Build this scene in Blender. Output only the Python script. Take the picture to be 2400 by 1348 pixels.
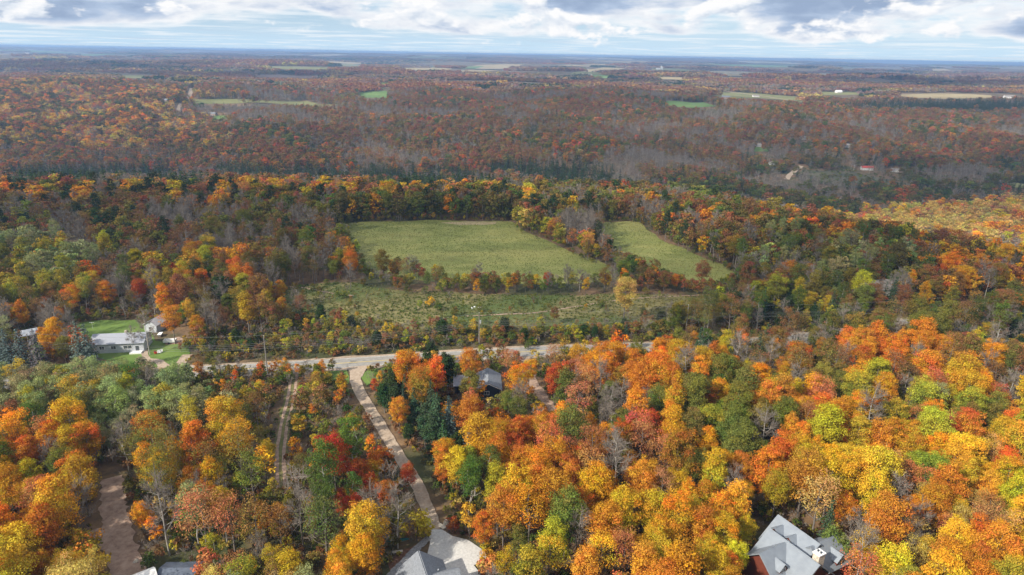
import bpy, bmesh, math, random
import numpy as np
from mathutils import Matrix, Vector

for o in list(bpy.data.objects):
    bpy.data.objects.remove(o)
sc = bpy.context.scene
COL = sc.collection

# ------------------------------------------------------------------ camera
CAM_H, PITCH, ROLL, FPX = 92.0, math.radians(18.9), math.radians(1.0), 1600.0
cp_, sp_, cr_, sr_ = math.cos(PITCH), math.sin(PITCH), math.cos(ROLL), math.sin(ROLL)
V_F = np.array([0, cp_, -sp_]); _u = np.array([0, sp_, cp_]); _r = np.array([1., 0, 0])
V_R = _r * cr_ + _u * sr_
V_U = _u * cr_ - _r * sr_
EYE = np.array([0, 0, CAM_H])
cam_d = bpy.data.cameras.new('camera'); cam_d.sensor_width = 36.0; cam_d.lens = 24.0
cam_d.clip_start = 1.0; cam_d.clip_end = 120000.0
cam = bpy.data.objects.new('camera', cam_d); COL.objects.link(cam)
cam.matrix_world = Matrix(((V_R[0], V_U[0], -V_F[0], 0), (V_R[1], V_U[1], -V_F[1], 0), (V_R[2], V_U[2], -V_F[2], CAM_H), (0, 0, 0, 1)))
sc.camera = cam

# ------------------------------------------------------------------ light
SUN_EL = math.radians(34.0)
SUN_H = np.array([-0.80, -0.60])                       # horizontal direction towards the sun
SUN_V = np.array([SUN_H[0] * math.cos(SUN_EL), SUN_H[1] * math.cos(SUN_EL), math.sin(SUN_EL)])
sun_d = bpy.data.lights.new('sun', 'SUN'); sun_d.energy = 5.0; sun_d.angle = math.radians(0.55); sun_d.color = (1.0, 0.92, 0.79)
sun = bpy.data.objects.new('sun', sun_d); COL.objects.link(sun)
sun.rotation_euler = Vector(SUN_V).to_track_quat('Z', 'Y').to_euler()
sun.location = (-300, -200, 400)

sc.view_settings.view_transform = 'Standard'; sc.view_settings.look = 'None'
sc.view_settings.exposure = 0.5; sc.view_settings.gamma = 1.0; sc.view_settings.use_curve_mapping = False
cy = sc.cycles
cy.max_bounces = 5; cy.diffuse_bounces = 2; cy.glossy_bounces = 2; cy.transmission_bounces = 3
cy.transparent_max_bounces = 8; cy.volume_bounces = 1
cy.use_denoising = True
try:
    cy.denoiser = 'OPENIMAGEDENOISE'; cy.denoising_input_passes = 'RGB_ALBEDO_NORMAL'; cy.denoising_prefilter = 'ACCURATE'
except Exception:
    cy.use_denoising = False
cy.sample_clamp_indirect = 4.0


def nodes_of(m):
    m.use_nodes = True
    nt = m.node_tree; nt.nodes.clear()
    return nt


class NT:
    """short-hand for node trees"""
    def __init__(s, nt): s.nt = nt
    def n(s, t, **kw):
        nd = s.nt.nodes.new(t)
        for k, v in kw.items(): setattr(nd, k, v)
        return nd
    def put(s, sock, v):
        if v is None: return
        if hasattr(v, 'is_output'): s.nt.links.new(v, sock)
        else: sock.default_value = v
    def math(s, op, a, b=None, c=None, clamp=False):
        nd = s.n('ShaderNodeMath', operation=op, use_clamp=clamp)
        for i, v in enumerate((a, b, c)): s.put(nd.inputs[i], v)
        return nd.outputs[0]
    def vmath(s, op, a, b=None, scale=None):
        nd = s.n('ShaderNodeVectorMath', operation=op)
        s.put(nd.inputs[0], a); s.put(nd.inputs[1], b)
        if scale is not None: s.put(nd.inputs[3], scale)
        return nd.outputs[0]
    def noise(s, vec, scale, detail=4.0, rough=0.55, dist=0.0):
        nd = s.n('ShaderNodeTexNoise'); s.put(nd.inputs['Vector'], vec)
        nd.inputs['Scale'].default_value = scale; nd.inputs['Detail'].default_value = detail
        nd.inputs['Roughness'].default_value = rough; nd.inputs['Distortion'].default_value = dist
        return nd.outputs[0]
    def ramp(s, fac, stops, interp='LINEAR'):
        nd = s.n('ShaderNodeValToRGB'); s.put(nd.inputs[0], fac)
        e = nd.color_ramp.elements; nd.color_ramp.interpolation = interp
        while len(e) > 1: e.remove(e[-1])
        for i, (p, c) in enumerate(stops):
            x = e[0] if i == 0 else e.new(p)
            x.position = p; x.color = c if len(c) == 4 else (*c, 1)
        return nd.outputs[0]
    def mix(s, fac, a, b, blend='MIX'):
        nd = s.n('ShaderNodeMix', data_type='RGBA', blend_type=blend)
        s.put(nd.inputs[0], fac)
        s.put(nd.inputs[6], a if hasattr(a, 'is_output') else (*a, 1)); s.put(nd.inputs[7], b if hasattr(b, 'is_output') else (*b, 1))
        return nd.outputs[2]
    def smooth(s, v, a, b):
        nd = s.n('ShaderNodeMapRange', interpolation_type='SMOOTHSTEP')
        s.put(nd.inputs[0], v); nd.inputs[1].default_value = a; nd.inputs[2].default_value = b
        return nd.outputs[0]


# ------------------------------------------------------------------ sky: Nishita + broken cloud deck, the same all round
w = bpy.data.worlds.new('World'); sc.world = w
T = NT(nodes_of(w))
sky = T.n('ShaderNodeTexSky', sky_type='NISHITA'); sky.sun_disc = False
sky.sun_elevation = SUN_EL; sky.sun_rotation = math.atan2(SUN_H[0], SUN_H[1])
sky.air_density = 1.0; sky.dust_density = 0.6; sky.ozone_density = 1.5
tc = T.n('ShaderNodeTexCoord')
D = tc.outputs['Generated']
sep = T.n('ShaderNodeSeparateXYZ'); T.put(sep.inputs[0], D)
zc = T.math('MAXIMUM', sep.outputs[2], 0.0)
inv = T.math('DIVIDE', 1.0, T.math('ADD', zc, 0.021))
cmb = T.n('ShaderNodeCombineXYZ')
T.put(cmb.inputs[0], T.math('MULTIPLY', sep.outputs[0], inv)); T.put(cmb.inputs[1], T.math('MULTIPLY', sep.outputs[1], inv))
P = cmb.outputs[0]
def dirv(kz, off):
    c = T.n('ShaderNodeCombineXYZ')
    for i, k in enumerate((1.0, 1.0, kz)): T.put(c.inputs[i], T.math('ADD', T.math('MULTIPLY', sep.outputs[i], k), off[i]))
    return c.outputs[0]


haze_lo = T.math('SUBTRACT', 1.0, T.smooth(zc, 0.0, 0.055))
skyc = T.mix(0.55, T.vmath('SCALE', sky.outputs[0], None, 0.13), (0.32, 0.57, 0.93))
skyc = T.mix(T.math('MULTIPLY', haze_lo, 0.85), skyc, (0.60, 0.81, 0.98))
# thin rows of cloud towards the horizon (a level deck seen edge on)
deck = T.noise(T.vmath('ADD', P, (3.1, 7.7, 0.0)), 0.42, 6.0, 0.6, 0.2)
skyc = T.mix(T.math('MULTIPLY', T.smooth(deck, 0.46, 0.66), 0.75), skyc, (0.86, 0.92, 0.97))
skyc = T.mix(T.math('MULTIPLY', T.smooth(T.noise(P, 0.30, 6.0, 0.6, 0.2), 0.52, 0.66), 0.40), skyc, (0.55, 0.67, 0.82))
# broad grey-blue masses with pale edges
low = T.math('MULTIPLY', T.math('SUBTRACT', 1.0, T.smooth(zc, 0.010, 0.036)), 0.30)
big = T.math('SUBTRACT', T.noise(dirv(3.6, (1.7, 0.3, 0.52)), 5.2, 9.0, 0.52, 0.25), low)
tex = T.noise(dirv(2.0, (0.4, 1.1, 0.2)), 22.0, 7.0, 0.55, 0.3)
shade = T.math('ADD', T.math('SUBTRACT', 1.0, T.smooth(big, 0.38, 0.62)), T.math('MULTIPLY', T.math('SUBTRACT', tex, 0.5), 0.85), clamp=True)
gcol = T.ramp(shade, [(0.0, (0.33, 0.43, 0.61)), (0.35, (0.46, 0.57, 0.75)), (0.7, (0.70, 0.76, 0.86)), (1.0, (0.95, 0.96, 0.98))])
skyc = T.mix(T.smooth(big, 0.335, 0.445), skyc, gcol)
# white heaped cumulus in front
cumv = dirv(2.1, (0.9, 0.65, 0.305))
cum = T.math('SUBTRACT', T.noise(cumv, 13.0, 9.0, 0.55, 0.15), T.math('MULTIPLY', low, 0.55))
cum_s = T.noise(T.vmath('ADD', cumv, (-0.006, 0.0, 0.020)), 13.0, 9.0, 0.55, 0.15)
cum0 = T.noise(cumv, 13.0, 9.0, 0.55, 0.15)
rel = T.math('ADD', 0.68, T.math('MULTIPLY', T.math('SUBTRACT', cum0, cum_s), 4.0), clamp=True)  # light and shade of the heaps, painted into their colour
wcol = T.ramp(rel, [(0.2, (0.55, 0.64, 0.77)), (0.6, (0.80, 0.85, 0.92)), (0.95, (0.98, 0.98, 0.99))])
skyc = T.mix(T.smooth(cum, 0.50, 0.585), skyc, wcol)
bg = T.n('ShaderNodeBackground'); T.put(bg.inputs[0], skyc); bg.inputs[1].default_value = 0.72
wo = T.n('ShaderNodeOutputWorld'); T.nt.links.new(bg.outputs[0], wo.inputs[0])

# ------------------------------------------------------------------ helpers
rng = np.random.default_rng(11)
random.seed(4)


def sstep(a, b, x):
    t = np.clip((np.asarray(x, float) - a) / (b - a), 0, 1)
    return t * t * (3 - 2 * t)


EDGE_X = [-4000, -300, -150, 0, 100, 150, 183, 210, 233, 320, 450, 4000]
EDGE_Y = [405, 405, 418, 420, 414, 395, 355, 322, 294, 212, 90, -1200]
PROF_Y = [0, 640, 760, 900, 1100, 1400, 1800, 2500, 4000, 8000, 15500, 40000]
PROF_Z = [-54, -56, -57, -52, -34, -13, 2, 4, 5, 12, 40, 0]


def height(x, y):
    """terrain height: near plateau, wooded valley behind its edge, far rolling country"""
    x = np.asarray(x, float); y = np.asarray(y, float)
    s = y - np.interp(x, EDGE_X, EDGE_Y)
    s = s * (1.0 + 0.5 * sstep(90, 200, x))
    drop = sstep(0, 330, s)
    d = np.hypot(x, y)
    wob = 60 * np.sin(x / 310.0 + 0.6) + 35 * np.sin(x / 133.0 + y / 400.0)
    far = np.interp(y + wob * sstep(600, 1100, d) - 90 * sstep(150, 600, x), PROF_Y, PROF_Z)
    far = far - 6 * sstep(100, 500, x) * (1 - sstep(900, 1500, d))
    far = far + sstep(850, 1600, d) * (5.0 * np.sin(x / 190.0 + y / 260.0) + 3.5 * np.sin(y / 170.0 - x / 330.0 + 1.0))
    far = far + sstep(760, 950, d) * (1 - sstep(1500, 2200, d)) * (7.0 * np.sin(x / 66.0 + 1.2 * np.sin(y / 150.0)) + 4.0 * np.sin(x / 37.0 + y / 90.0))
    far = far + sstep(2500, 7000, d) * (9.0 * np.sin(x / 1300.0 + 2.0) * np.cos(y / 1700.0 + 0.5) + 6.0 * np.sin(x / 520.0 - y / 900.0))
    far = far + sstep(1900, 3200, d) * (11.0 * np.sin(y / 420.0 + 1.4 * np.sin(x / 900.0)) + 7.0 * np.sin(x / 380.0 + y / 800.0 + 0.7))
    far = far + sstep(9000, 16000, d) * (10.0 * np.sin(x / 2600.0 + 0.9) + 7.0 * np.sin(x / 1100.0 + 2.2) - 6.0 - 14.0 * np.tanh(x / 6000.0))
    near = 0.5 * np.sin(x / 90.0 + 0.4) * np.sin(y / 110.0) + 0.4 * np.sin(x / 61.0 - y / 83.0)
    return near * (1 - drop) + far * drop


def proj(p):
    v = np.asarray(p, float) - EYE
    z = np.maximum(v @ V_F, 1e-3)
    return 1200 + FPX * (v @ V_R) / z, 674 - FPX * (v @ V_U) / z, z


def ground(px, py, lift=0.0):
    """the point where the sight line of a place in the photograph meets the terrain (raised by lift)"""
    d = V_F * FPX + V_R * (px - 1200) - V_U * (py - 674); d = d / np.linalg.norm(d)
    ts = 40.0 * 1.01 ** np.arange(700)
    q = EYE + d * ts[:, None]
    below = q[:, 2] - height(q[:, 0], q[:, 1]) - lift < 0
    k = int(np.argmax(below)) if below.any() else len(ts) - 1
    a, b = ts[max(k - 1, 0)], ts[k]
    for _ in range(30):
        m = (a + b) / 2; r = EYE + d * m
        if r[2] - float(height(r[0], r[1])) - lift < 0: b = m
        else: a = m
    r = EYE + d * b
    return np.array([r[0], r[1], float(height(r[0], r[1]))])


def inpoly(x, y, poly):
    x = np.asarray(x, float); y = np.asarray(y, float); c = np.zeros(x.shape, bool)
    n = len(poly)
    for i in range(n):
        x1, y1 = poly[i][0], poly[i][1]; x2, y2 = poly[(i + 1) % n][0], poly[(i + 1) % n][1]
        if y1 == y2: continue
        hit = ((y1 > y) != (y2 > y)) & (x < (x2 - x1) * (y - y1) / (y2 - y1) + x1)
        c ^= hit
    return c


def seg_dist(x, y, line):
    x = np.asarray(x, float); y = np.asarray(y, float); best = np.full(x.shape, 1e9)
    for (a, b) in zip(line[:-1], line[1:]):
        ax, ay, bx, by = a[0], a[1], b[0], b[1]
        L = (bx - ax) ** 2 + (by - ay) ** 2 + 1e-9
        t = np.clip(((x - ax) * (bx - ax) + (y - ay) * (by - ay)) / L, 0, 1)
        best = np.minimum(best, np.hypot(x - ax - t * (bx - ax), y - ay - t * (by - ay)))
    return best


def mesh_from(name, V, Fc, mats=(), fmat=None, smooth=False):
    me = bpy.data.meshes.new(name)
    V = np.asarray(V, np.float32)
    if isinstance(Fc, np.ndarray):
        nf, k = Fc.shape
        me.vertices.add(len(V)); me.vertices.foreach_set('co', V.ravel())
        me.loops.add(nf * k); me.loops.foreach_set('vertex_index', Fc.astype(np.int32).ravel())
        me.polygons.add(nf); me.polygons.foreach_set('loop_start', (np.arange(nf) * k).astype(np.int32))
        me.update(calc_edges=True)
    else:
        me.from_pydata(V.tolist(), [], Fc)
    for m in mats: me.materials.append(m)
    if fmat is not None: me.polygons.foreach_set('material_index', np.asarray(fmat, np.int32))
    if smooth: me.polygons.foreach_set('use_smooth', np.ones(len(me.polygons), bool))
    me.update()
    return me


def link(name, me, parent=None, loc=None, rz=None, **props):
    o = bpy.data.objects.new(name, me); COL.objects.link(o)
    if parent is not None: o.parent = parent
    if loc is not None: o.location = loc
    if rz is not None: o.rotation_euler = (0, 0, rz)
    for k, v in props.items(): o[k] = v
    return o


def thing(name, label, cat, loc=(0, 0, 0), rz=0.0, group=None):
    o = link(name, None, None, loc, rz, label=label, category=cat)
    if group: o['group'] = group
    o.empty_display_size = 0.5
    return o


class MB:
    """collects boxes, prisms and tubes of one part"""
    def __init__(s): s.V, s.F = [], []
    def add(s, V, F):
        k = len(s.V); s.V += [tuple(v) for v in V]; s.F += [tuple(i + k for i in f) for f in F]; return s
    def box(s, x0, x1, y0, y1, z0, z1):
        V = [(x, y, z) for z in (z0, z1) for y in (y0, y1) for x in (x0, x1)]
        return s.add(V, [(0, 2, 3, 1), (4, 5, 7, 6), (0, 1, 5, 4), (2, 6, 7, 3), (0, 4, 6, 2), (1, 3, 7, 5)])
    def slab(s, quad, t):
        """a quad (four corners, counter-clockwise seen from outside) with thickness t"""
        q = [Vector(p) for p in quad]; n = (q[1] - q[0]).cross(q[2] - q[0]).normalized() * t
        m = len(q)
        V = q + [p - n for p in q]
        F = [tuple(range(m)), tuple(range(2 * m - 1, m - 1, -1))]
        F += [(i, i + m, (i + 1) % m + m, (i + 1) % m) for i in range(m)]
        return s.add(V, F)
    def tube(s, pts, rad, n=6, cap=True):
        pts = [Vector(p) for p in pts]
        rad = rad if hasattr(rad, '__len__') else [rad] * len(pts)
        V, F = [], []
        for i, p in enumerate(pts):
            t = (pts[min(i + 1, len(pts) - 1)] - pts[max(i - 1, 0)]).normalized()
            a = t.orthogonal().normalized(); b = t.cross(a)
            for k in range(n):
                an = 2 * math.pi * k / n
                V.append(p + (a * math.cos(an) + b * math.sin(an)) * rad[i])
        for i in range(len(pts) - 1):
            for k in range(n):
                F.append((i * n + k, i * n + (k + 1) % n, (i + 1) * n + (k + 1) % n, (i + 1) * n + k))
        if cap: F += [tuple(range(n - 1, -1, -1)), tuple(range((len(pts) - 1) * n, len(pts) * n))]
        return s.add(V, F)
    def mesh(s, name, mat): return mesh_from(name, s.V, s.F, (mat,))
    def build(s, name, mat, parent=None, **props): return link(name, s.mesh(name, mat), parent, **props)


# ------------------------------------------------------------------ materials
def surf(name, stops, scale, rough=0.9, detail=5.0, bump=0.0, bscale=None, second=None, coords='Object', stretch=None):
    m = bpy.data.materials.new(name); T = NT(nodes_of(m))
    tc = T.n('ShaderNodeTexCoord'); v = tc.outputs[coords]
    if stretch: v = T.vmath('MULTIPLY', v, stretch)
    f = T.noise(v, scale, detail, 0.62)
    c = T.ramp(f, stops)
    if second:
        c2, sc2, lo, hi = second
        c = T.mix(T.smooth(T.noise(v, sc2, 4.0, 0.6, 0.5), lo, hi), c, c2)
    b = T.n('ShaderNodeBsdfPrincipled'); T.put(b.inputs['Base Color'], c); b.inputs['Roughness'].default_value = rough
    b.inputs['Specular IOR Level'].default_value = 0.25
    if bump:
        bp = T.n('ShaderNodeBump'); bp.inputs['Strength'].default_value = bump; bp.inputs['Distance'].default_value = 0.3
        T.put(bp.inputs['Height'], T.noise(v, bscale or scale * 3, 4.0, 0.7)); T.put(b.inputs['Normal'], bp.outputs[0])
    o = T.n('ShaderNodeOutputMaterial'); T.nt.links.new(b.outputs[0], o.inputs[0])
    return m


def foliage_mat(name, trans):
    m = bpy.data.materials.new(name); T = NT(nodes_of(m))
    a1 = T.n('ShaderNodeAttribute', attribute_type='INSTANCER', attribute_name='tint').outputs['Color']
    a2 = T.n('ShaderNodeAttribute', attribute_type='INSTANCER', attribute_name='tint_inner').outputs['Color']
    lv = T.n('ShaderNodeAttribute', attribute_type='GEOMETRY', attribute_name='leafvar').outputs['Color']
    s = T.n('ShaderNodeSeparateColor'); T.put(s.inputs[0], lv)
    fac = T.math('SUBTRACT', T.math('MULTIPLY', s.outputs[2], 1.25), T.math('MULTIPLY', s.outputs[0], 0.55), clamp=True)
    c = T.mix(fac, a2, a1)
    h = T.n('ShaderNodeHueSaturation')
    T.put(h.inputs['Hue'], T.math('ADD', 0.478, T.math('MULTIPLY', s.outputs[0], 0.044)))
    T.put(h.inputs['Value'], T.math('ADD', 0.62, T.math('MULTIPLY', s.outputs[1], 0.76)))
    T.put(h.inputs['Color'], c)
    d = T.n('ShaderNodeBsdfDiffuse'); T.put(d.inputs[0], h.outputs[0])
    t = T.n('ShaderNodeBsdfTranslucent'); T.put(t.inputs[0], h.outputs[0])
    mx = T.n('ShaderNodeMixShader'); mx.inputs[0].default_value = trans
    T.nt.links.new(d.outputs[0], mx.inputs[1]); T.nt.links.new(t.outputs[0], mx.inputs[2])
    o = T.n('ShaderNodeOutputMaterial'); T.nt.links.new(mx.outputs[0], o.inputs[0])
    return m


M = {}
M['leaf'] = foliage_mat('autumn_leaves', 0.30)
M['needle'] = foliage_mat('needles', 0.12)
M['bark'] = surf('grey_bark', [(0.3, (0.09, 0.075, 0.065)), (0.7, (0.21, 0.185, 0.165))], 3.0, stretch=(1, 1, 0.3))
M['pale_bark'] = surf('pale_bark', [(0.3, (0.22, 0.20, 0.17)), (0.65, (0.46, 0.43, 0.39))], 2.5, stretch=(1, 1, 0.4))
M['twig'] = surf('bare_twigs', [(0.3, (0.16, 0.135, 0.112)), (0.7, (0.29, 0.25, 0.21))], 0.7)
M['floor'] = surf('forest_floor', [(0.25, (0.075, 0.055, 0.035)), (0.5, (0.16, 0.10, 0.055)), (0.75, (0.25, 0.155, 0.08))], 0.35, bump=0.6,
                  second=((0.06, 0.065, 0.025), 0.03, 0.45, 0.62))
M['grass'] = surf('meadow_grass', [(0.28, (0.105, 0.115, 0.030)), (0.5, (0.165, 0.185, 0.045)), (0.72, (0.27, 0.255, 0.085))], 0.11, bump=0.3, bscale=2.5, detail=9.0,
                  second=((0.26, 0.25, 0.075), 0.03, 0.44, 0.68), stretch=(.45, 1., 1.))
M['rough'] = surf('rough_meadow', [(0.28, (0.09, 0.088, 0.032)), (0.5, (0.17, 0.15, 0.055)), (0.75, (0.31, 0.25, 0.125))], 0.20, bump=0.9, bscale=1.0, detail=9.0,
                  second=((0.085, 0.115, 0.03), 0.03, 0.44, 0.60))
M['straw'] = surf('dry_straw', [(0.3, (0.26, 0.20, 0.10)), (0.7, (0.42, 0.35, 0.21))], 0.6, bump=0.5)
M['lawn'] = surf('mown_lawn', [(0.3, (0.075, 0.125, 0.026)), (0.55, (0.125, 0.195, 0.04)), (0.8, (0.19, 0.23, 0.06))], 0.16, bump=0.3, bscale=4.0, detail=8.0)
M['asphalt'] = surf('old_asphalt', [(0.3, (0.22, 0.205, 0.185)), (0.7, (0.31, 0.295, 0.27))], 0.8, detail=8.0, second=((0.17, 0.16, 0.15), 0.25, 0.55, 0.68))
M['gravel'] = surf('gravel', [(0.25, (0.25, 0.185, 0.13)), (0.5, (0.38, 0.295, 0.22)), (0.75, (0.48, 0.395, 0.305))], 1.1, bump=0.4, bscale=5.0, detail=9.0)
M['dirt'] = surf('leaf_strewn_dirt', [(0.25, (0.20, 0.125, 0.085)), (0.5, (0.34, 0.235, 0.175)), (0.75, (0.47, 0.35, 0.265))], 0.8, bump=0.4, bscale=4.0, detail=9.0)
M['paint_w'] = surf('road_paint_white', [(0.3, (0.55, 0.54, 0.5)), (0.7, (0.72, 0.71, 0.68))], 1.5)
M['paint_y'] = surf('road_paint_yellow', [(0.3, (0.5, 0.36, 0.08)), (0.7, (0.62, 0.46, 0.12))], 1.5)
M['mulch'] = surf('leaf_mulch', [(0.3, (0.09, 0.045, 0.03)), (0.7, (0.21, 0.11, 0.07))], 1.6, bump=0.5)


def plain(name, c, rough=0.8, var=0.18, scale=1.2, metallic=0.0, stretch=None):
    lo = tuple(x * (1 - var) for x in c); hi = tuple(min(1, x * (1 + var)) for x in c)
    m = surf(name, [(0.3, lo), (0.7, hi)], scale, rough, stretch=stretch)
    m.node_tree.nodes['Principled BSDF'].inputs['Metallic'].default_value = metallic
    return m


M['slate'] = plain('blue_grey_metal', (0.10, 0.12, 0.16), 0.5, 0.2, 1.0)
M['siding_w'] = plain('white_siding', (0.46, 0.48, 0.52), 0.6, 0.08)
M['trim_w'] = plain('white_trim', (0.78, 0.78, 0.77), 0.5, 0.05)
M['shingle'] = plain('grey_shingle', (0.19, 0.205, 0.23), 0.9, 0.25, 3.0)
M['shingle_l'] = plain('pale_grey_shingle', (0.30, 0.315, 0.355), 0.9, 0.09, 3.0)
M['navy'] = plain('navy_siding', (0.018, 0.028, 0.05), 0.7, 0.25, 2.0)
M['log'] = plain('red_brown_logs', (0.13, 0.034, 0.02), 0.6, 0.35, 1.5, stretch=(1, 1, 8))
M['stone'] = plain('pale_stone', (0.50, 0.44, 0.36), 0.9, 0.4, 3.0)
M['deck'] = plain('deck_boards', (0.42, 0.27, 0.15), 0.8, 0.25, 2.0)
M['glass'] = plain('window_glass', (0.05, 0.06, 0.07), 0.1, 0.2)
M['pole'] = plain('weathered_pole', (0.22, 0.20, 0.18), 0.9, 0.2, 2.0)
M['wire'] = plain('wire', (0.22, 0.22, 0.22), 0.6, 0.1)
M['metal_l'] = plain('galvanised', (0.55, 0.57, 0.60), 0.4, 0.1, metallic=0.4)
M['red_roof'] = plain('red_roof', (0.40, 0.06, 0.045), 0.7, 0.2)
M['teal'] = plain('teal_hull', (0.02, 0.13, 0.13), 0.4, 0.1)
M['barnwall'] = plain('barn_wall', (0.58, 0.57, 0.55), 0.8, 0.1)
M['brickw'] = plain('brown_wall', (0.30, 0.22, 0.17), 0.8, 0.15)
M['pale_roof'] = plain('pale_roof', (0.25, 0.225, 0.21), 0.8, 0.15)
M['red_plastic'] = plain('red_plastic', (0.5, 0.03, 0.02), 0.5, 0.1)


def seam_roof():
    m = bpy.data.materials.new('standing_seam_roof'); T = NT(nodes_of(m))
    tc = T.n('ShaderNodeTexCoord')
    f = T.noise(tc.outputs['Object'], 0.8, 4.0)
    c = T.ramp(f, [(0.3, (0.19, 0.215, 0.25)), (0.7, (0.235, 0.265, 0.30))])
    b = T.n('ShaderNodeBsdfPrincipled'); T.put(b.inputs['Base Color'], c)
    b.inputs['Roughness'].default_value = 0.45; b.inputs['Metallic'].default_value = 0.15
    o = T.n('ShaderNodeOutputMaterial'); T.nt.links.new(b.outputs[0], o.inputs[0])
    return m


M['seam'] = seam_roof()

# ------------------------------------------------------------------ terrain sheet
ang = np.concatenate([np.arange(-180, -50, 4.0), np.arange(-50, 50, 0.4), np.arange(50, 180, 4.0)])
rad = np.concatenate([[0.0], 12.0 * 1.026 ** np.arange(330)])
rad = rad[rad < 24000]
A, R = np.meshgrid(np.radians(ang), rad)
X, Y = R * np.sin(A), R * np.cos(A)
na, nr = len(ang), len(rad)
V = np.stack([X, Y, height(X, Y)], -1).reshape(-1, 3)
i, j = np.meshgrid(np.arange(nr - 1), np.arange(na), indexing='ij')
j2 = (j + 1) % na
Fq = np.stack([i * na + j, i * na + j2, (i + 1) * na + j2, (i + 1) * na + j], -1).reshape(-1, 4)[:, ::-1]
ground_obj = link('ground', mesh_from('ground', V, Fq, (M['floor'],), smooth=True), kind='structure')


def drape(name, poly, res, dz, mat, edge=0.0, kind='structure'):
    """a sheet laid over the terrain inside a polygon of ground points"""
    P = np.array([p[:2] for p in poly])
    bm = bmesh.new()
    vs = [bm.verts.new((p[0], p[1], 0)) for p in P]
    bm.faces.new(vs)
    lo, hi = P.min(0), P.max(0)
    for ax in (0, 1):
        k = math.ceil((hi[ax] - lo[ax]) / res)
        for s in range(1, k):
            co = [0, 0, 0]; no = [0, 0, 0]; co[ax] = lo[ax] + s * res; no[ax] = 1
            bmesh.ops.bisect_plane(bm, geom=bm.verts[:] + bm.edges[:] + bm.faces[:], plane_co=co, plane_no=no)
    co = np.array([v.co[:] for v in bm.verts])
    z = height(co[:, 0], co[:, 1]) + dz
    for v, h in zip(bm.verts, z): v.co.z = h
    bmesh.ops.recalc_face_normals(bm, faces=bm.faces[:])
    if sum(f.normal.z for f in bm.faces) < 0: bmesh.ops.reverse_faces(bm, faces=bm.faces[:])
    me = bpy.data.meshes.new(name); bm.to_mesh(me); bm.free(); me.materials.append(mat)
    return link(name, me, kind=kind)


def wavy(poly, amp, step):
    """a polygon with irregular natural edges"""
    out = []
    n = len(poly)
    for a, b in zip(poly, poly[1:] + poly[:1]):
        a = np.array(a[:2]); b = np.array(b[:2]); L = np.linalg.norm(b - a); k = max(1, int(L / step))
        nrm = np.array([-(b - a)[1], (b - a)[0]]) / (L + 1e-6)
        for s in range(k):
            out.append(a + (b - a) * s / k + nrm * (rng.uniform(-amp, amp) if s else 0))
    return out


def smooth_line(pts, k=8):
    """Catmull-Rom through the points"""
    P = [np.array(p[:2], float) for p in pts]; P = [2 * P[0] - P[1]] + P + [2 * P[-1] - P[-2]]
    out = []
    for a, b, c, d in zip(P, P[1:], P[2:], P[3:]):
        for s in range(k):
            t = s / k
            out.append(0.5 * (2 * b + (c - a) * t + (2 * a - 5 * b + 4 * c - d) * t * t + (3 * b - a - 3 * c + d) * t ** 3))
    out.append(P[-2])
    return out


def strip(name, line, w0, w1, dz, mat, jit=0.0, off=0.0, kind='structure', parent=None, dash=None):
    L = [np.array(p) for p in line]; V, F = [], []
    n = len(L); acc = 0.0; on = []
    for k, p in enumerate(L):
        t = L[min(k + 1, n - 1)] - L[max(k - 1, 0)]; t = t / np.linalg.norm(t); nn = np.array([-t[1], t[0]])
        wd = w0 + (w1 - w0) * k / (n - 1)
        c = p + nn * off
        for s in (-1, -0.5, 0, 0.5, 1):
            q = c + nn * s * (wd / 2 + (rng.uniform(-jit, jit) if abs(s) == 1 else 0))
            V.append((q[0], q[1], float(height(q[0], q[1])) + dz))
    for k in range(n - 1):
        for s in range(4):
            F.append((k * 5 + s, (k + 1) * 5 + s, (k + 1) * 5 + s + 1, k * 5 + s + 1)[::-1])
    o = link(name, mesh_from(name, V, F, (mat,)), parent)
    if parent is None: o['kind'] = kind
    return o


def G(*pts): return [ground(*p) for p in pts]


# meadows, lawn, paths (outlines as they lie on the ground)
meadow_px = [(786, 522), (1040, 516), (1200, 520), (1235, 545), (1300, 572), (1370, 600), (1430, 625), (1470, 655), (1330, 665), (1160, 662), (1000, 660), (930, 650), (850, 640), (830, 600), (800, 560)]
meadow2_px = [(1405, 520), (1500, 520), (1545, 560), (1620, 592), (1700, 622), (1745, 648), (1690, 668), (1600, 665), (1540, 640), (1470, 610), (1415, 570)]
lower_px = [(640, 690), (700, 668), (830, 662), (930, 680), (1160, 690), (1400, 690), (1560, 690), (1690, 700), (1660, 760), (1500, 770), (1360, 778), (1150, 775), (960, 780), (840, 770), (760, 752), (680, 735)]
lawn_px = [(160, 762), (215, 752), (320, 750), (352, 770), (365, 800), (440, 806), (446, 828), (425, 850), (350, 848), (250, 845), (215, 835), (180, 810)]
verge_px = [(0, 872), (80, 858), (240, 846), (420, 850), (420, 858), (200, 875), (0, 893)]
MEADOW, MEADOW2, LOWER, LAWN, VERGE = [G(*q) for q in (meadow_px, meadow2_px, lower_px, lawn_px, verge_px)]
drape('meadow', wavy(MEADOW, 2.0, 8), 12, 0.10, M['grass'])
drape('meadow', wavy(MEADOW2, 2.0, 8), 12, 0.10, M['grass'])
drape('rough_meadow', wavy(LOWER, 2.0, 8), 12, 0.09, M['rough'])
drape('straw_patch', wavy(G((1030, 523), (1100, 519), (1165, 520), (1160, 526), (1080, 528)), 0.8, 4), 10, 0.16, M['straw'])
drape('lawn', wavy(LAWN, 0.5, 5), 10, 0.10, M['lawn'])
drape('verge', VERGE, 10, 0.095, M['lawn'])
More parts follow.
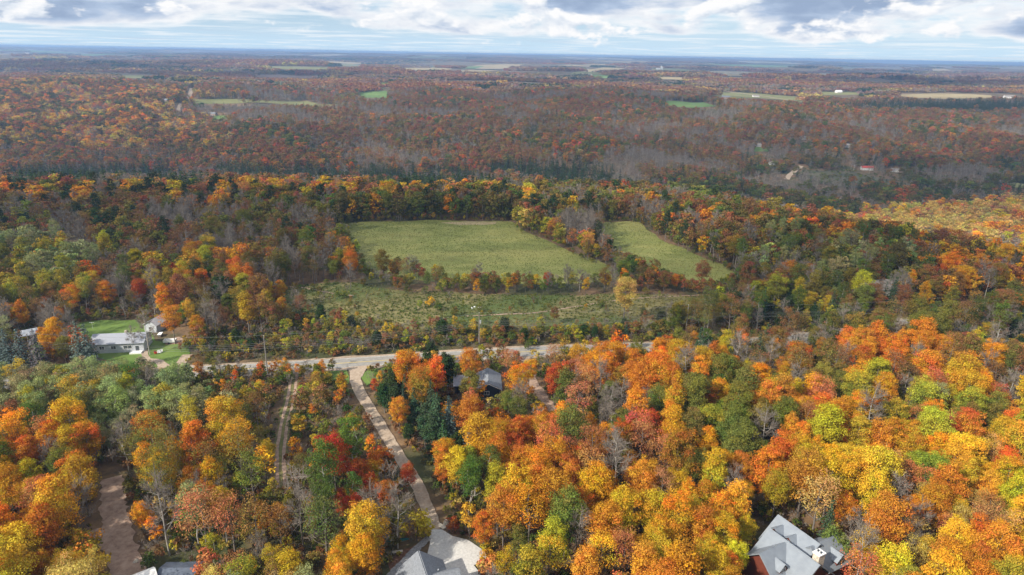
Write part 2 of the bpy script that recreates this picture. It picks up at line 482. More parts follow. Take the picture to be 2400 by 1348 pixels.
drape('lawn', wavy(G((755, 872), (812, 868), (818, 900), (790, 905), (750, 890)), 0.5, 4), 8, 0.10, M['lawn'])
drape('lawn', wavy(G((842, 880), (868, 866), (900, 862), (905, 880), (860, 905)), 0.5, 4), 8, 0.10, M['lawn'])

ROAD = smooth_line([(-420, 128), (-250, 160)] + [p for p in G((0, 899), (460, 872), (650, 862), (900, 846), (1240, 825), (1380, 820), (1520, 815))] + [(90, 216), (150, 236), (260, 290), (330, 345)])
strip('road_shoulder', ROAD, 9.6, 9.6, 0.13, M['gravel'], jit=0.5)
strip('road', ROAD, 7.0, 7.0, 0.18, M['asphalt'], jit=0.08)
for off, nm, mt in ((0.12, 'yellow_line', 'paint_y'), (-0.12, 'yellow_line', 'paint_y'), (3.1, 'edge_line', 'paint_w'), (-3.1, 'edge_line', 'paint_w')):
    strip(nm, ROAD, 0.13, 0.13, 0.187, M[mt], off=off)
DRIVE = smooth_line(G((842, 862), (833, 890), (850, 932), (885, 988), (935, 1070), (975, 1132), (1000, 1190), (1022, 1243)))
strip('gravel_driveway', DRIVE, 3.4, 2.7, 0.20, M['gravel'], jit=0.12)
drape('gravel_driveway', G((812, 862), (878, 856), (858, 866), (849, 884), (820, 886), (820, 873)), 6, 0.195, M['gravel'])
TRACK = smooth_line(G((690, 878), (682, 930), (664, 1010), (657, 1075), (660, 1145)))
strip('dirt_track', TRACK, 3.6, 3.4, 0.12, M['rough'], jit=0.4)
strip('track_rut', TRACK, 0.75, 0.8, 0.16, M['dirt'], jit=0.12, off=0.8)
strip('track_rut', TRACK, 0.75, 0.8, 0.16, M['dirt'], jit=0.12, off=-0.8)
WDRIVE = smooth_line(G((262, 1120), (266, 1170), (270, 1215), (278, 1270), (300, 1348)) + [ground(330, 1480)])
strip('dirt_driveway', WDRIVE, 4.4, 6.2, 0.15, M['dirt'], jit=0.5)
drape('dirt_driveway', wavy(G((262, 1235), (290, 1300), (262, 1300), (215, 1275), (195, 1255), (225, 1240)), 0.5, 3), 6, 0.14, M['dirt'])
CDRIVE = smooth_line(G((1228, 832), (1232, 860), (1248, 895), (1272, 935), (1295, 965)))
strip('cabin_driveway', CDRIVE, 3.2, 3.4, 0.13, M['dirt'], jit=0.4)
drape('leaf_litter', wavy(G((1120, 940), (1175, 900), (1225, 880), (1250, 900), (1280, 950), (1230, 960)), 1.0, 5), 8, 0.10, M['mulch'])
drape('leaf_litter', wavy(G((382, 798), (418, 790), (436, 797), (432, 806), (388, 809)), 0.8, 3), 8, 0.13, M['dirt'])
BDRIVE = smooth_line(G((440, 832), (425, 850), (412, 868)))
strip('bungalow_driveway', BDRIVE, 3.0, 3.4, 0.15, M['gravel'], jit=0.2)
strip('bungalow_driveway', smooth_line(G((335, 812), (345, 842), (372, 848), (392, 868))), 1.6, 3.0, 0.15, M['gravel'], jit=0.2)
strip('meadow_path', smooth_line(G((1090, 742), (1170, 738), (1260, 733), (1370, 716), (1470, 702), (1600, 694), (1700, 690))), .9, .8, 0.15, M['dirt'], jit=0.25)
strip('meadow_path', smooth_line(G((650, 672), (720, 676), (760, 685), (830, 694))), .9, .8, 0.15, M['dirt'], jit=0.25)
PAVE_PX = [(1003, 1243), (1036, 1243), (1060, 1258), (1098, 1268), (1130, 1290), (1148, 1312), (1130, 1325), (1110, 1326), (1136, 1360), (1000, 1420), (985, 1345), (1002, 1300), (1008, 1275)]
drape('paved_court', G(*PAVE_PX), 6, 0.22, plain('pale_pavers', (0.50, 0.49, 0.47), 0.85, 0.2, 2.2))
strip('stone_path', smooth_line(G((1005, 1262), (975, 1290), (945, 1320), (915, 1352), (905, 1375))), 1.5, 1.6, 0.24, plain('dark_pavers', (0.26, 0.26, 0.27), 0.85, 0.35, 2.5), jit=0.15)
drape('garden_bed', wavy(G((1052, 1222), (1085, 1232), (1110, 1262), (1060, 1252), (1042, 1240)), 0.3, 2), 5, 0.16, M['mulch'])
drape('garden_bed', G((1114, 1325), (1140, 1318), (1175, 1345), (1180, 1375), (1140, 1375)), 5, 0.26, M['mulch'])
drape('garden_bed', wavy(G((1735, 1330), (1770, 1268), (1808, 1258), (1800, 1300), (1750, 1360)), 0.5, 3), 5, 0.12, M['mulch'])
drape('garden_bed', wavy(G((905, 1310), (950, 1288), (975, 1280), (950, 1310), (915, 1340)), 0.3, 3), 5, 0.14, M['mulch'])
SHEDS = []

# far fields and roads
FIELDS = []
BRUSH = []


def field(px, col, dz=0.5):
    poly = G(*px); (BRUSH if col == 'f_brush' else FIELDS).append(poly)
    L = max(np.ptp([p[0] for p in poly]), np.ptp([p[1] for p in poly]))
    drape('field', poly, max(20, L / 14), dz, M[col])


M['f_green'] = surf('pasture', [(0.3, (0.08, 0.15, 0.035)), (0.7, (0.15, 0.23, 0.06))], 0.012)
M['f_olive'] = surf('hay_field', [(0.3, (0.13, 0.14, 0.045)), (0.7, (0.22, 0.21, 0.08))], 0.012)
M['f_tan'] = surf('stubble_field', [(0.3, (0.26, 0.20, 0.10)), (0.7, (0.38, 0.31, 0.17))], 0.012)
M['f_brown'] = surf('ploughed_field', [(0.3, (0.17, 0.11, 0.09)), (0.7, (0.27, 0.19, 0.15))], 0.012)
M['f_brush'] = surf('valley_brush', [(0.3, (0.05, 0.055, 0.03)), (0.7, (0.12, 0.11, 0.06))], 0.05, detail=8)
for px, c in [([(376, 181), (424, 181), (426, 188), (378, 188)], 'f_green'), ([(568, 191), (662, 192), (655, 197), (560, 196)], 'f_green'),
              ([(444, 233), (600, 235), (720, 237), (818, 241), (812, 246), (700, 247), (560, 243), (440, 241)], 'f_olive'),
              ([(828, 217), (905, 213), (916, 231), (856, 229)], 'f_green'), ([(1565, 237), (1650, 240), (1702, 249), (1620, 253), (1552, 246)], 'f_green'),
              ([(1660, 216), (1760, 217), (1900, 231), (1890, 240), (1740, 233), (1665, 224)], 'f_olive'), ([(2108, 222), (2200, 219), (2322, 224), (2330, 231), (2210, 232), (2110, 229)], 'f_tan'),
              ([(1900, 215), (2040, 216), (2060, 222), (1900, 224)], 'f_olive'), ([(270, 177), (370, 177), (360, 184), (260, 183)], 'f_olive'), ([(590, 174), (760, 178), (750, 183), (580, 180)], 'f_brown'),
              ([(620, 156), (800, 160), (795, 165), (610, 161)], 'f_olive'), ([(930, 158), (1060, 161), (1050, 165), (920, 164)], 'f_tan'), ([(1380, 176), (1430, 176), (1430, 184), (1375, 183)], 'f_green'),
              ([(1530, 160), (1640, 164), (1630, 168), (1525, 166)], 'f_olive'), ([(1640, 166), (1800, 170), (1790, 174), (1640, 172)], 'f_tan'), ([(880, 194), (930, 195), (925, 202), (870, 200)], 'f_green'),
              ([(1540, 180), (1620, 182), (1610, 187), (1530, 186)], 'f_tan'), ([(1880, 398), (2000, 404), (2140, 432), (2110, 446), (1960, 440), (1870, 420)], 'f_brush'),
              ([(2130, 470), (2250, 472), (2240, 484), (2120, 484)], 'f_brush'), ([(2360, 430), (2440, 436), (2440, 446), (2370, 440)], 'f_olive'), ([(1770, 346), (1800, 346), (1805, 356), (1765, 356)], 'f_green'),
              ([(1245, 296), (1262, 292), (1266, 318), (1246, 330)], 'f_brush'), ([(500, 272), (540, 270), (545, 278), (505, 280)], 'f_green')]:
    field(px, c, 0.5 if px[0][1] > 150 else 1.0)
for k in range(95):                                                     # the farmland out to the horizon
    d = 3200 * (1 + 3.2 * rng.random() ** 1.3); a = rng.uniform(-0.70, 0.70)
    cx, cy2 = d * math.tan(a), d
    lx, ly = rng.uniform(60, 190) * d / 4200, rng.uniform(120, 260) * d / 4200; r = -0.25 + rng.uniform(-0.06, 0.06)
    c, s = math.cos(r), math.sin(r)
    poly = [np.array([cx + c * u * lx - s * v * ly, cy2 + s * u * lx + c * v * ly]) for u, v in ((-1, -1), (1, -1), (1, 1), (-1, 1))]
    if any(inpoly(np.array([cx]), np.array([cy2]), f)[0] for f in FIELDS): continue
    FIELDS.append(poly)
    drape('field', poly, max(lx, ly) / 5, 1.5 + 0.02 * k, M[['f_tan', 'f_olive', 'f_green', 'f_brown', 'f_tan'][int(rng.integers(5))]])
FAR_ROADS = [(smooth_line(G((449, 208), (446, 220), (441, 236))), 9), (smooth_line(G((1700, 215), (1760, 222), (1820, 231), (1860, 236))), 8), (smooth_line(G((1640, 227), (1665, 232), (1672, 235))), 9),
             (smooth_line(G((1878, 390), (1866, 400), (1850, 412), (1844, 422))), 7), (smooth_line(G((1965, 466), (1992, 471), (2010, 476))), 6), (smooth_line(G((2028, 481), (2060, 491))), 6),
             (smooth_line(G((2140, 473), (2220, 473), (2330, 476))), 3), (smooth_line(G((418, 262), (420, 252), (424, 244))), 7)]
for ln, wd in FAR_ROADS:
    strip('far_road', ln, wd, wd, 0.7, M['gravel'], jit=0.3)

# ------------------------------------------------------------------ tree shapes
def unit(v): return v / (np.linalg.norm(v, axis=-1, keepdims=True) + 1e-9)


def leaf_quads(r, C, N, size, aspect=0.75):
    """leaf sprays: one bent-free quad per centre C with normal N"""
    n = len(C); N = unit(N)
    t = unit(np.cross(N, r.normal(size=(n, 3)))); b = np.cross(N, t)
    s = size * r.uniform(0.6, 1.35, (n, 1)); q = s * aspect
    V = np.stack([C - t * s * .5, C - b * q * .5 + t * s * .08, C + t * s * .55, C + b * q * .5 + t * s * .08], 1).reshape(-1, 3)
    F = np.arange(n * 4).reshape(-1, 4)
    return V, F


def tubes(segs, n=5):
    """tapered limbs: list of (p0, p1, r0, r1)"""
    V, F = [], []
    an = 2 * np.pi * np.arange(n) / n
    for p0, p1, r0, r1 in segs:
        p0 = np.asarray(p0, float); p1 = np.asarray(p1, float); t = unit(p1 - p0)
        a = unit(np.cross(t, [0.31, 0.77, 0.2] if abs(t[2]) > .5 else [0, 0, 1.])); b = np.cross(t, a)
        k = len(V)
        ring = np.cos(an)[:, None] * a + np.sin(an)[:, None] * b
        V += list(p0 + ring * r0) + list(p1 + ring * r1)
        F += [(k + i, k + (i + 1) % n, k + n + (i + 1) % n, k + n + i) for i in range(n)]
    return np.array(V), np.array(F)


def limb_set(r, H, cb, rx, nl, tr, lean=0.25):
    """trunk in three lengths and limbs rising into the crown"""
    p = [np.zeros(3)]
    for k in range(1, 5):
        p.append(np.array([r.normal(0, lean * k / 4), r.normal(0, lean * k / 4), H * .92 * k / 4]))
    p[0][2] = -0.6
    rr = [tr, tr * .82, tr * .6, tr * .36, tr * .1]
    segs = [(p[k], p[k + 1], rr[k], rr[k + 1]) for k in range(4)]
    tips = []
    for k in range(nl):
        z = cb * 0.8 + (H * .8 - cb * .8) * (k + .5) / nl; f = z / (H * .92) * 4; q = int(min(f, 3)); o = p[q] + (p[q + 1] - p[q]) * (f - q)
        a = k * 2.4 + r.uniform(-.5, .5); L = rx * r.uniform(.55, .85) * (1.1 - .5 * k / nl)
        e = o + np.array([math.cos(a) * L, math.sin(a) * L, L * r.uniform(.5, 1.0)])
        m = (o + e) / 2 + np.array([0, 0, -.12 * L])
        r0 = tr * .34 * (1.1 - .6 * k / nl)
        segs += [(o, m, r0, r0 * .65), (m, e, r0 * .65, r0 * .18)]
        tips.append((m, e, r0 * .6))
    return segs, tips


def broadleaf(seed, H=16., rx=4., cb=4., ncl=62, nlf=62, ls=.42, dens=1., shape='round', nl=9, tr=.22, lean=.25):
    """(trunk mesh data, crown mesh data, leafvar): crown of many leaf clumps on a limb frame"""
    r = np.random.default_rng(seed)
    rz = (H - cb) / 2; zc = cb + rz
    d = unit(r.normal(size=(ncl, 3))); d[:, 2] = d[:, 2] * .9 + .12; d = unit(d)
    rad = r.uniform(.35, 1., (ncl, 1)) ** .45
    lob = 1 + .20 * np.sin(3 * np.arctan2(d[:, 1], d[:, 0]) + seed) * (1 - d[:, 2] ** 2) + .12 * np.sin(5 * np.arctan2(d[:, 1], d[:, 0]) + 2.3 * seed)
    e = np.array([rx, rx, rz])
    C = d * rad * e * .80 * lob[:, None]
    if shape == 'cone':
        C[:, :2] *= (1.15 - .62 * (C[:, 2:] / rz * .5 + .5))
    if shape == 'vase':
        C[:, :2] *= (.50 + .62 * (C[:, 2:] / rz * .5 + .5))
    C[:, 2] += zc
    cr = r.uniform(.15, .36, ncl) * rx
    cls = r.random(ncl)
    Ls, Ns, LV = [], [], []
    for c, q, cv in zip(C, cr, cls):
        n = int(nlf * dens * (q / (rx * .28)) ** 1.6)
        if n < 1: continue
        o = unit(r.normal(size=(n, 3))); o[:, 2] = o[:, 2] * .8 + .25; o = unit(o)
        p = c + o * q * r.uniform(.5, 1.2, (n, 1)) * np.array([1.1, 1.1, .75])
        Ls.append(p); Ns.append(o * 1.1 + r.normal(size=(n, 3)) * .55 + np.array([0, 0, .35]))
        out = np.clip(np.linalg.norm((p - [0, 0, zc]) / e, axis=1), 0, 1.2) / 1.2
        hh = np.clip((p[:, 2] - cb) / (H - cb), 0, 1)
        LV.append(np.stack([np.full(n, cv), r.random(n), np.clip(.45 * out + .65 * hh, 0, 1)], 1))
    Lc, Nn, LV = np.concatenate(Ls), np.concatenate(Ns), np.concatenate(LV)
    crown = leaf_quads(r, Lc, Nn, ls)
    segs, tips = limb_set(r, H * .9, cb, rx, nl, tr, lean)
    return tubes(segs), crown, np.repeat(LV, 4, 0)


def bare(seed, H=15., rx=3.4, cb=4.5, nl=14, tr=.17, ntw=2, rtw=.022, lv=26):
    """a leafless tree: trunk and limbs, then branches and a haze of fine twigs"""
    r = np.random.default_rng(seed)
    segs, tips = limb_set(r, H, cb, rx, nl, tr, .5)
    tips.append((np.array([0, 0, H * .6]), np.array([0, 0, H * .95]), tr * .3))
    tw = []
    for m, e, r0 in tips:
        for k in range(lv):
            f = r.uniform(.05, 1.); o = m + (e - m) * f
            d = unit(unit(e - m) * .7 + r.normal(size=3) * .75 + np.array([0, 0, .55])); L = rx * r.uniform(.22, .5)
            q = o + d * L; tw.append((o, q, rtw * 1.7, rtw * .7))
            for s in range(ntw):
                f2 = r.uniform(.3, 1.); o2 = o + (q - o) * f2
                d2 = unit(d * .8 + r.normal(size=3) * .6 + np.array([0, 0, .3])); tw.append((o2, o2 + d2 * L * r.uniform(.35, .7), rtw, rtw * .35))
    return tubes(segs), tubes(tw, 3)


def conifer(seed, H=14., R=2.7, lev=34, nb=11, ls=.52, cb=.4, p=.85):
    r = np.random.default_rng(seed); Cs, Ns, LV = [], [], []
    for k in range(lev):
        f = (k + r.uniform(0, .6)) / lev; z = cb + (H - cb) * f; rr = R * (1 - f) ** p * r.uniform(.88, 1.1) + .08
        m = max(4, int(nb * (1 - f * .6)))
        for b in range(m):
            a = 2 * math.pi * (b + r.uniform(-.3, .3)) / m + k * .7; L = rr * r.uniform(.78, 1.12)
            n = max(2, int(L / ls * 2.1)); s = np.linspace(.25, 1, n)
            x = np.cos(a) * L * s; y = np.sin(a) * L * s
            zz = z - .30 * L * s + .22 * L * s * s + r.normal(0, .06, n)
            Cs.append(np.stack([x + r.normal(0, .1, n), y + r.normal(0, .1, n), zz], 1))
            Ns.append(np.stack([np.cos(a) * .55 + r.normal(0, .35, n), np.sin(a) * .55 + r.normal(0, .35, n), np.full(n, .8)], 1))
            LV.append(np.stack([np.full(n, r.random()), r.random(n), s * .9], 1))
    Cc, Nn, LV = np.concatenate(Cs), np.concatenate(Ns), np.concatenate(LV)
    return tubes([((0, 0, -.5), (0, 0, H * .5), .2, .12), ((0, 0, H * .5), (0, 0, H * .97), .12, .02)]), leaf_quads(r, Cc, Nn, ls, .6), np.repeat(LV, 4, 0)


def set_lv(me, lv):
    a = me.attributes.new('leafvar', 'FLOAT_COLOR', 'POINT')
    a.data.foreach_set('color', np.concatenate([lv, np.ones((len(lv), 1))], 1).astype(np.float32).ravel())


PROTO = {}          # kind -> list of dicts(trunk mesh, crown mesh, H, rx)


def reg(kind, data, H, rx, bark='bark', leaf='leaf'):
    tm = mesh_from('trunk', data[0][0], data[0][1], (M[bark],), smooth=True)
    if len(data) == 3:
        cm = mesh_from('crown', data[1][0], data[1][1], (M[leaf],)); set_lv(cm, data[2])
    else:
        cm = mesh_from('twigs', data[1][0], data[1][1], (M['twig'],))
    PROTO.setdefault(kind, []).append(dict(trunk=tm, crown=cm, H=H, rx=rx))


for s in range(5): reg('maple', broadleaf(s + 1, 16 + s % 3, 3.5 + .35 * (s % 3), 3.0 + .6 * (s % 3), 84 + 8 * (s % 2), 132, .255), 16 + s % 3, 3.7)
for s in range(2): reg('maple', broadleaf(s + 21, 17, 3.3, 3.0, 74, 120, .255, shape='cone'), 17, 3.3)
for s in range(3): reg('thin_maple', broadleaf(s + 31, 16, 3.8, 4.5, 64, 46, .235, dens=1., nl=15), 16, 3.8)
for s in range(3): reg('poplar', broadleaf(s + 41, 18, 3.3, 5.5, 58, 84, .245, shape='vase', tr=.17, lean=.6), 18, 3.3, 'pale_bark')
for s in range(4): reg('bare', bare(s + 51, 15 + s % 2, 3.2 + .3 * (s % 2), 4 + s % 2), 15, 3.3, 'pale_bark' if s % 2 else 'bark')
for s in range(3): reg('spruce', conifer(s + 61, 15, 3.0 + .3 * s), 15, 3.0, 'bark', 'needle')
for s in range(2): reg('cedar', broadleaf(s + 71, 10, 2.9, .6, 60, 70, .34, shape='cone'), 10, 2.9, 'bark', 'needle')
for s in range(2): reg('pine', broadleaf(s + 76, 17, 3.3, 3.5, 50, 44, .42, shape='cone'), 17, 3.3, 'bark', 'needle')
for s in range(4): reg('shrub', broadleaf(s + 81, 4.2, 1.9, .3, 26, 34, .28, nl=6, tr=.06, lean=.3), 4.2, 1.9)
for s in range(2): reg('bare_shrub', bare(s + 91, 4.5, 1.7, .6, 9, .05, 2, .016, 12), 4.5, 1.7)
for s in range(3): reg('sapling', broadleaf(s + 95, 8, 1.9, 1.6, 30, 34, .30, nl=8, tr=.08, shape='cone' if s == 1 else 'round', lean=.3), 8, 1.9)

# simpler shapes for the woods further off
LO = {}


def reg_lo(kind, data, H, rx, bark='bark', leaf='leaf'):
    Vt, Ft = data[0]
    if len(data) == 3:
        Vc, Fc = data[1]
        if Ft.shape[1] != 4: raise ValueError
        V = np.concatenate([Vt, Vc]); F = np.concatenate([Ft, Fc + len(Vt)])
        me = mesh_from('wood_tree', V, F, (M[bark], M[leaf]), np.r_[np.zeros(len(Ft)), np.ones(len(Fc))])
        set_lv(me, np.concatenate([np.zeros((len(Vt), 3)), data[2]]))
    else:
        Vc, Fc = data[1]; V = np.concatenate([Vt, Vc]); F = np.concatenate([Ft, Fc + len(Vt)])
        me = mesh_from('wood_tree', V, F, (M[bark], M['twig']), np.r_[np.zeros(len(Ft)), np.ones(len(Fc))])
    LO.setdefault(kind, []).append((me, H, rx))


for s in range(5): reg_lo('maple', broadleaf(s + 101, 16, 4.4, 1.4, 38, 26, .82, nl=4), 16, 4.3)
for s in range(2): reg_lo('thin_maple', broadleaf(s + 111, 16, 4.1, 2.4, 34, 12, .78, nl=8), 16, 4)
for s in range(2): reg_lo('poplar', broadleaf(s + 121, 18, 3.3, 5, 28, 24, .7, shape='vase', nl=4, tr=.2), 18, 3.3, 'pale_bark')
for s in range(3): reg_lo('bare', bare(s + 131, 15, 3.4, 4, 10, .18, 1, .045, 15), 15, 3.4, 'pale_bark' if s == 1 else 'bark')
for s in range(2): reg_lo('spruce', conifer(s + 141, 16, 3.0, 18, 8, .95), 16, 3, 'bark', 'needle')
reg_lo('cedar', broadleaf(151, 10, 2.9, .6, 30, 26, .7, shape='cone', nl=3), 10, 2.9, 'bark', 'needle')
reg_lo('pine', broadleaf(152, 18, 3.5, 3.0, 30, 22, .8, shape='cone', nl=3), 18, 3.5, 'bark', 'needle')
for s in range(2): reg_lo('shrub', broadleaf(s + 161, 4.2, 2.0, .3, 16, 16, .55, nl=3, tr=.05), 4.2, 2.0)
reg_lo('bare_shrub', bare(171, 4.5, 1.7, .6, 7, .05, 1, .03, 8), 4.5, 1.7)
for s in range(2): reg_lo('sapling', broadleaf(s + 175, 8, 1.9, 1.5, 18, 18, .55, nl=3, tr=.07), 8, 1.9)


for kind, lst in list(PROTO.items()):
    for q in lst:
        bm = bmesh.new(); bm.from_mesh(q['trunk']); nt_ = len(bm.faces); bm.from_mesh(q['crown'])
        bm.faces.ensure_lookup_table()
        for k, f in enumerate(bm.faces): f.material_index = 0 if k < nt_ else 1
        me_ = bpy.data.meshes.new('wood_tree'); bm.to_mesh(me_); bm.free()
        me_.materials.append(q['trunk'].materials[0]); me_.materials.append(q['crown'].materials[0])
        LO.setdefault('near_' + kind, []).append((me_, q['H'], q['rx']))


def grove(seed, n=26, R=26, kind=0):
    """a patch of canopy for country several kilometres away"""
    r = np.random.default_rng(seed); Ls, Ns, LV = [], [], []
    for k in range(n):
        c = r.uniform(-R, R, 2); q = r.uniform(4., 6.5); hz = r.uniform(9, 15); m = 30; tone = r.random()
        o = unit(r.normal(size=(m, 3))); o[:, 2] = np.abs(o[:, 2]) * 1.1 - .25; o = unit(o)
        Ls.append(np.array([c[0], c[1], hz - 5]) + o * q * np.array([1, 1, 1.2])); Ns.append(o + r.normal(size=(m, 3)) * .35)
        LV.append(np.stack([np.full(m, tone), np.clip(np.full(m, tone) * .6 + r.random(m) * .4, 0, 1), np.full(m, .3 + .7 * r.random())], 1))
    C, N, L = np.concatenate(Ls), np.concatenate(Ns), np.concatenate(LV)
    V, F = leaf_quads(r, C, N, 3.6); me = mesh_from('wood_tree', V, F, (M['leaf'],)); set_lv(me, np.repeat(L, 4, 0))
    LO.setdefault('grove', []).append((me, 15, R))


for s in range(4): grove(200 + s)

# ------------------------------------------------------------------ what grows where
c_ = dict(OR=(.54, .220, .030), DO=(.46, .160, .026), RD=(.40, .088, .026), RU=(.285, .125, .055), GO=(.62, .30, .024), YE=(.70, .43, .035), YG=(.46, .355, .035), OL=(.21, .18, .038),
          GR=(.105, .145, .032), PG=(.29, .31, .125), BR=(.25, .125, .055), PK=(.52, .22, .085), DG=(.035, .055, .020), BS=(.100, .140, .122), SP=(.045, .075, .040), DK=(.13, .105, .035),
          GY=(.27, .22, .19), TA=(.58, .41, .11))
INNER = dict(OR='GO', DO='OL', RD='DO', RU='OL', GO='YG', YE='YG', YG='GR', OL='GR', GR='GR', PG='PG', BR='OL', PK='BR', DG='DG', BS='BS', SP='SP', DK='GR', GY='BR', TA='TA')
COLNAME = dict(OR='orange', DO='deep orange', RD='red', RU='rust brown', GO='golden', YE='bright yellow', YG='yellow green', OL='olive', GR='green', PG='pale green', BR='brown', PK='peach', DG='dark green',
               BS='blue green', SP='green', DK='dark olive', GY='greyish', TA='tan')
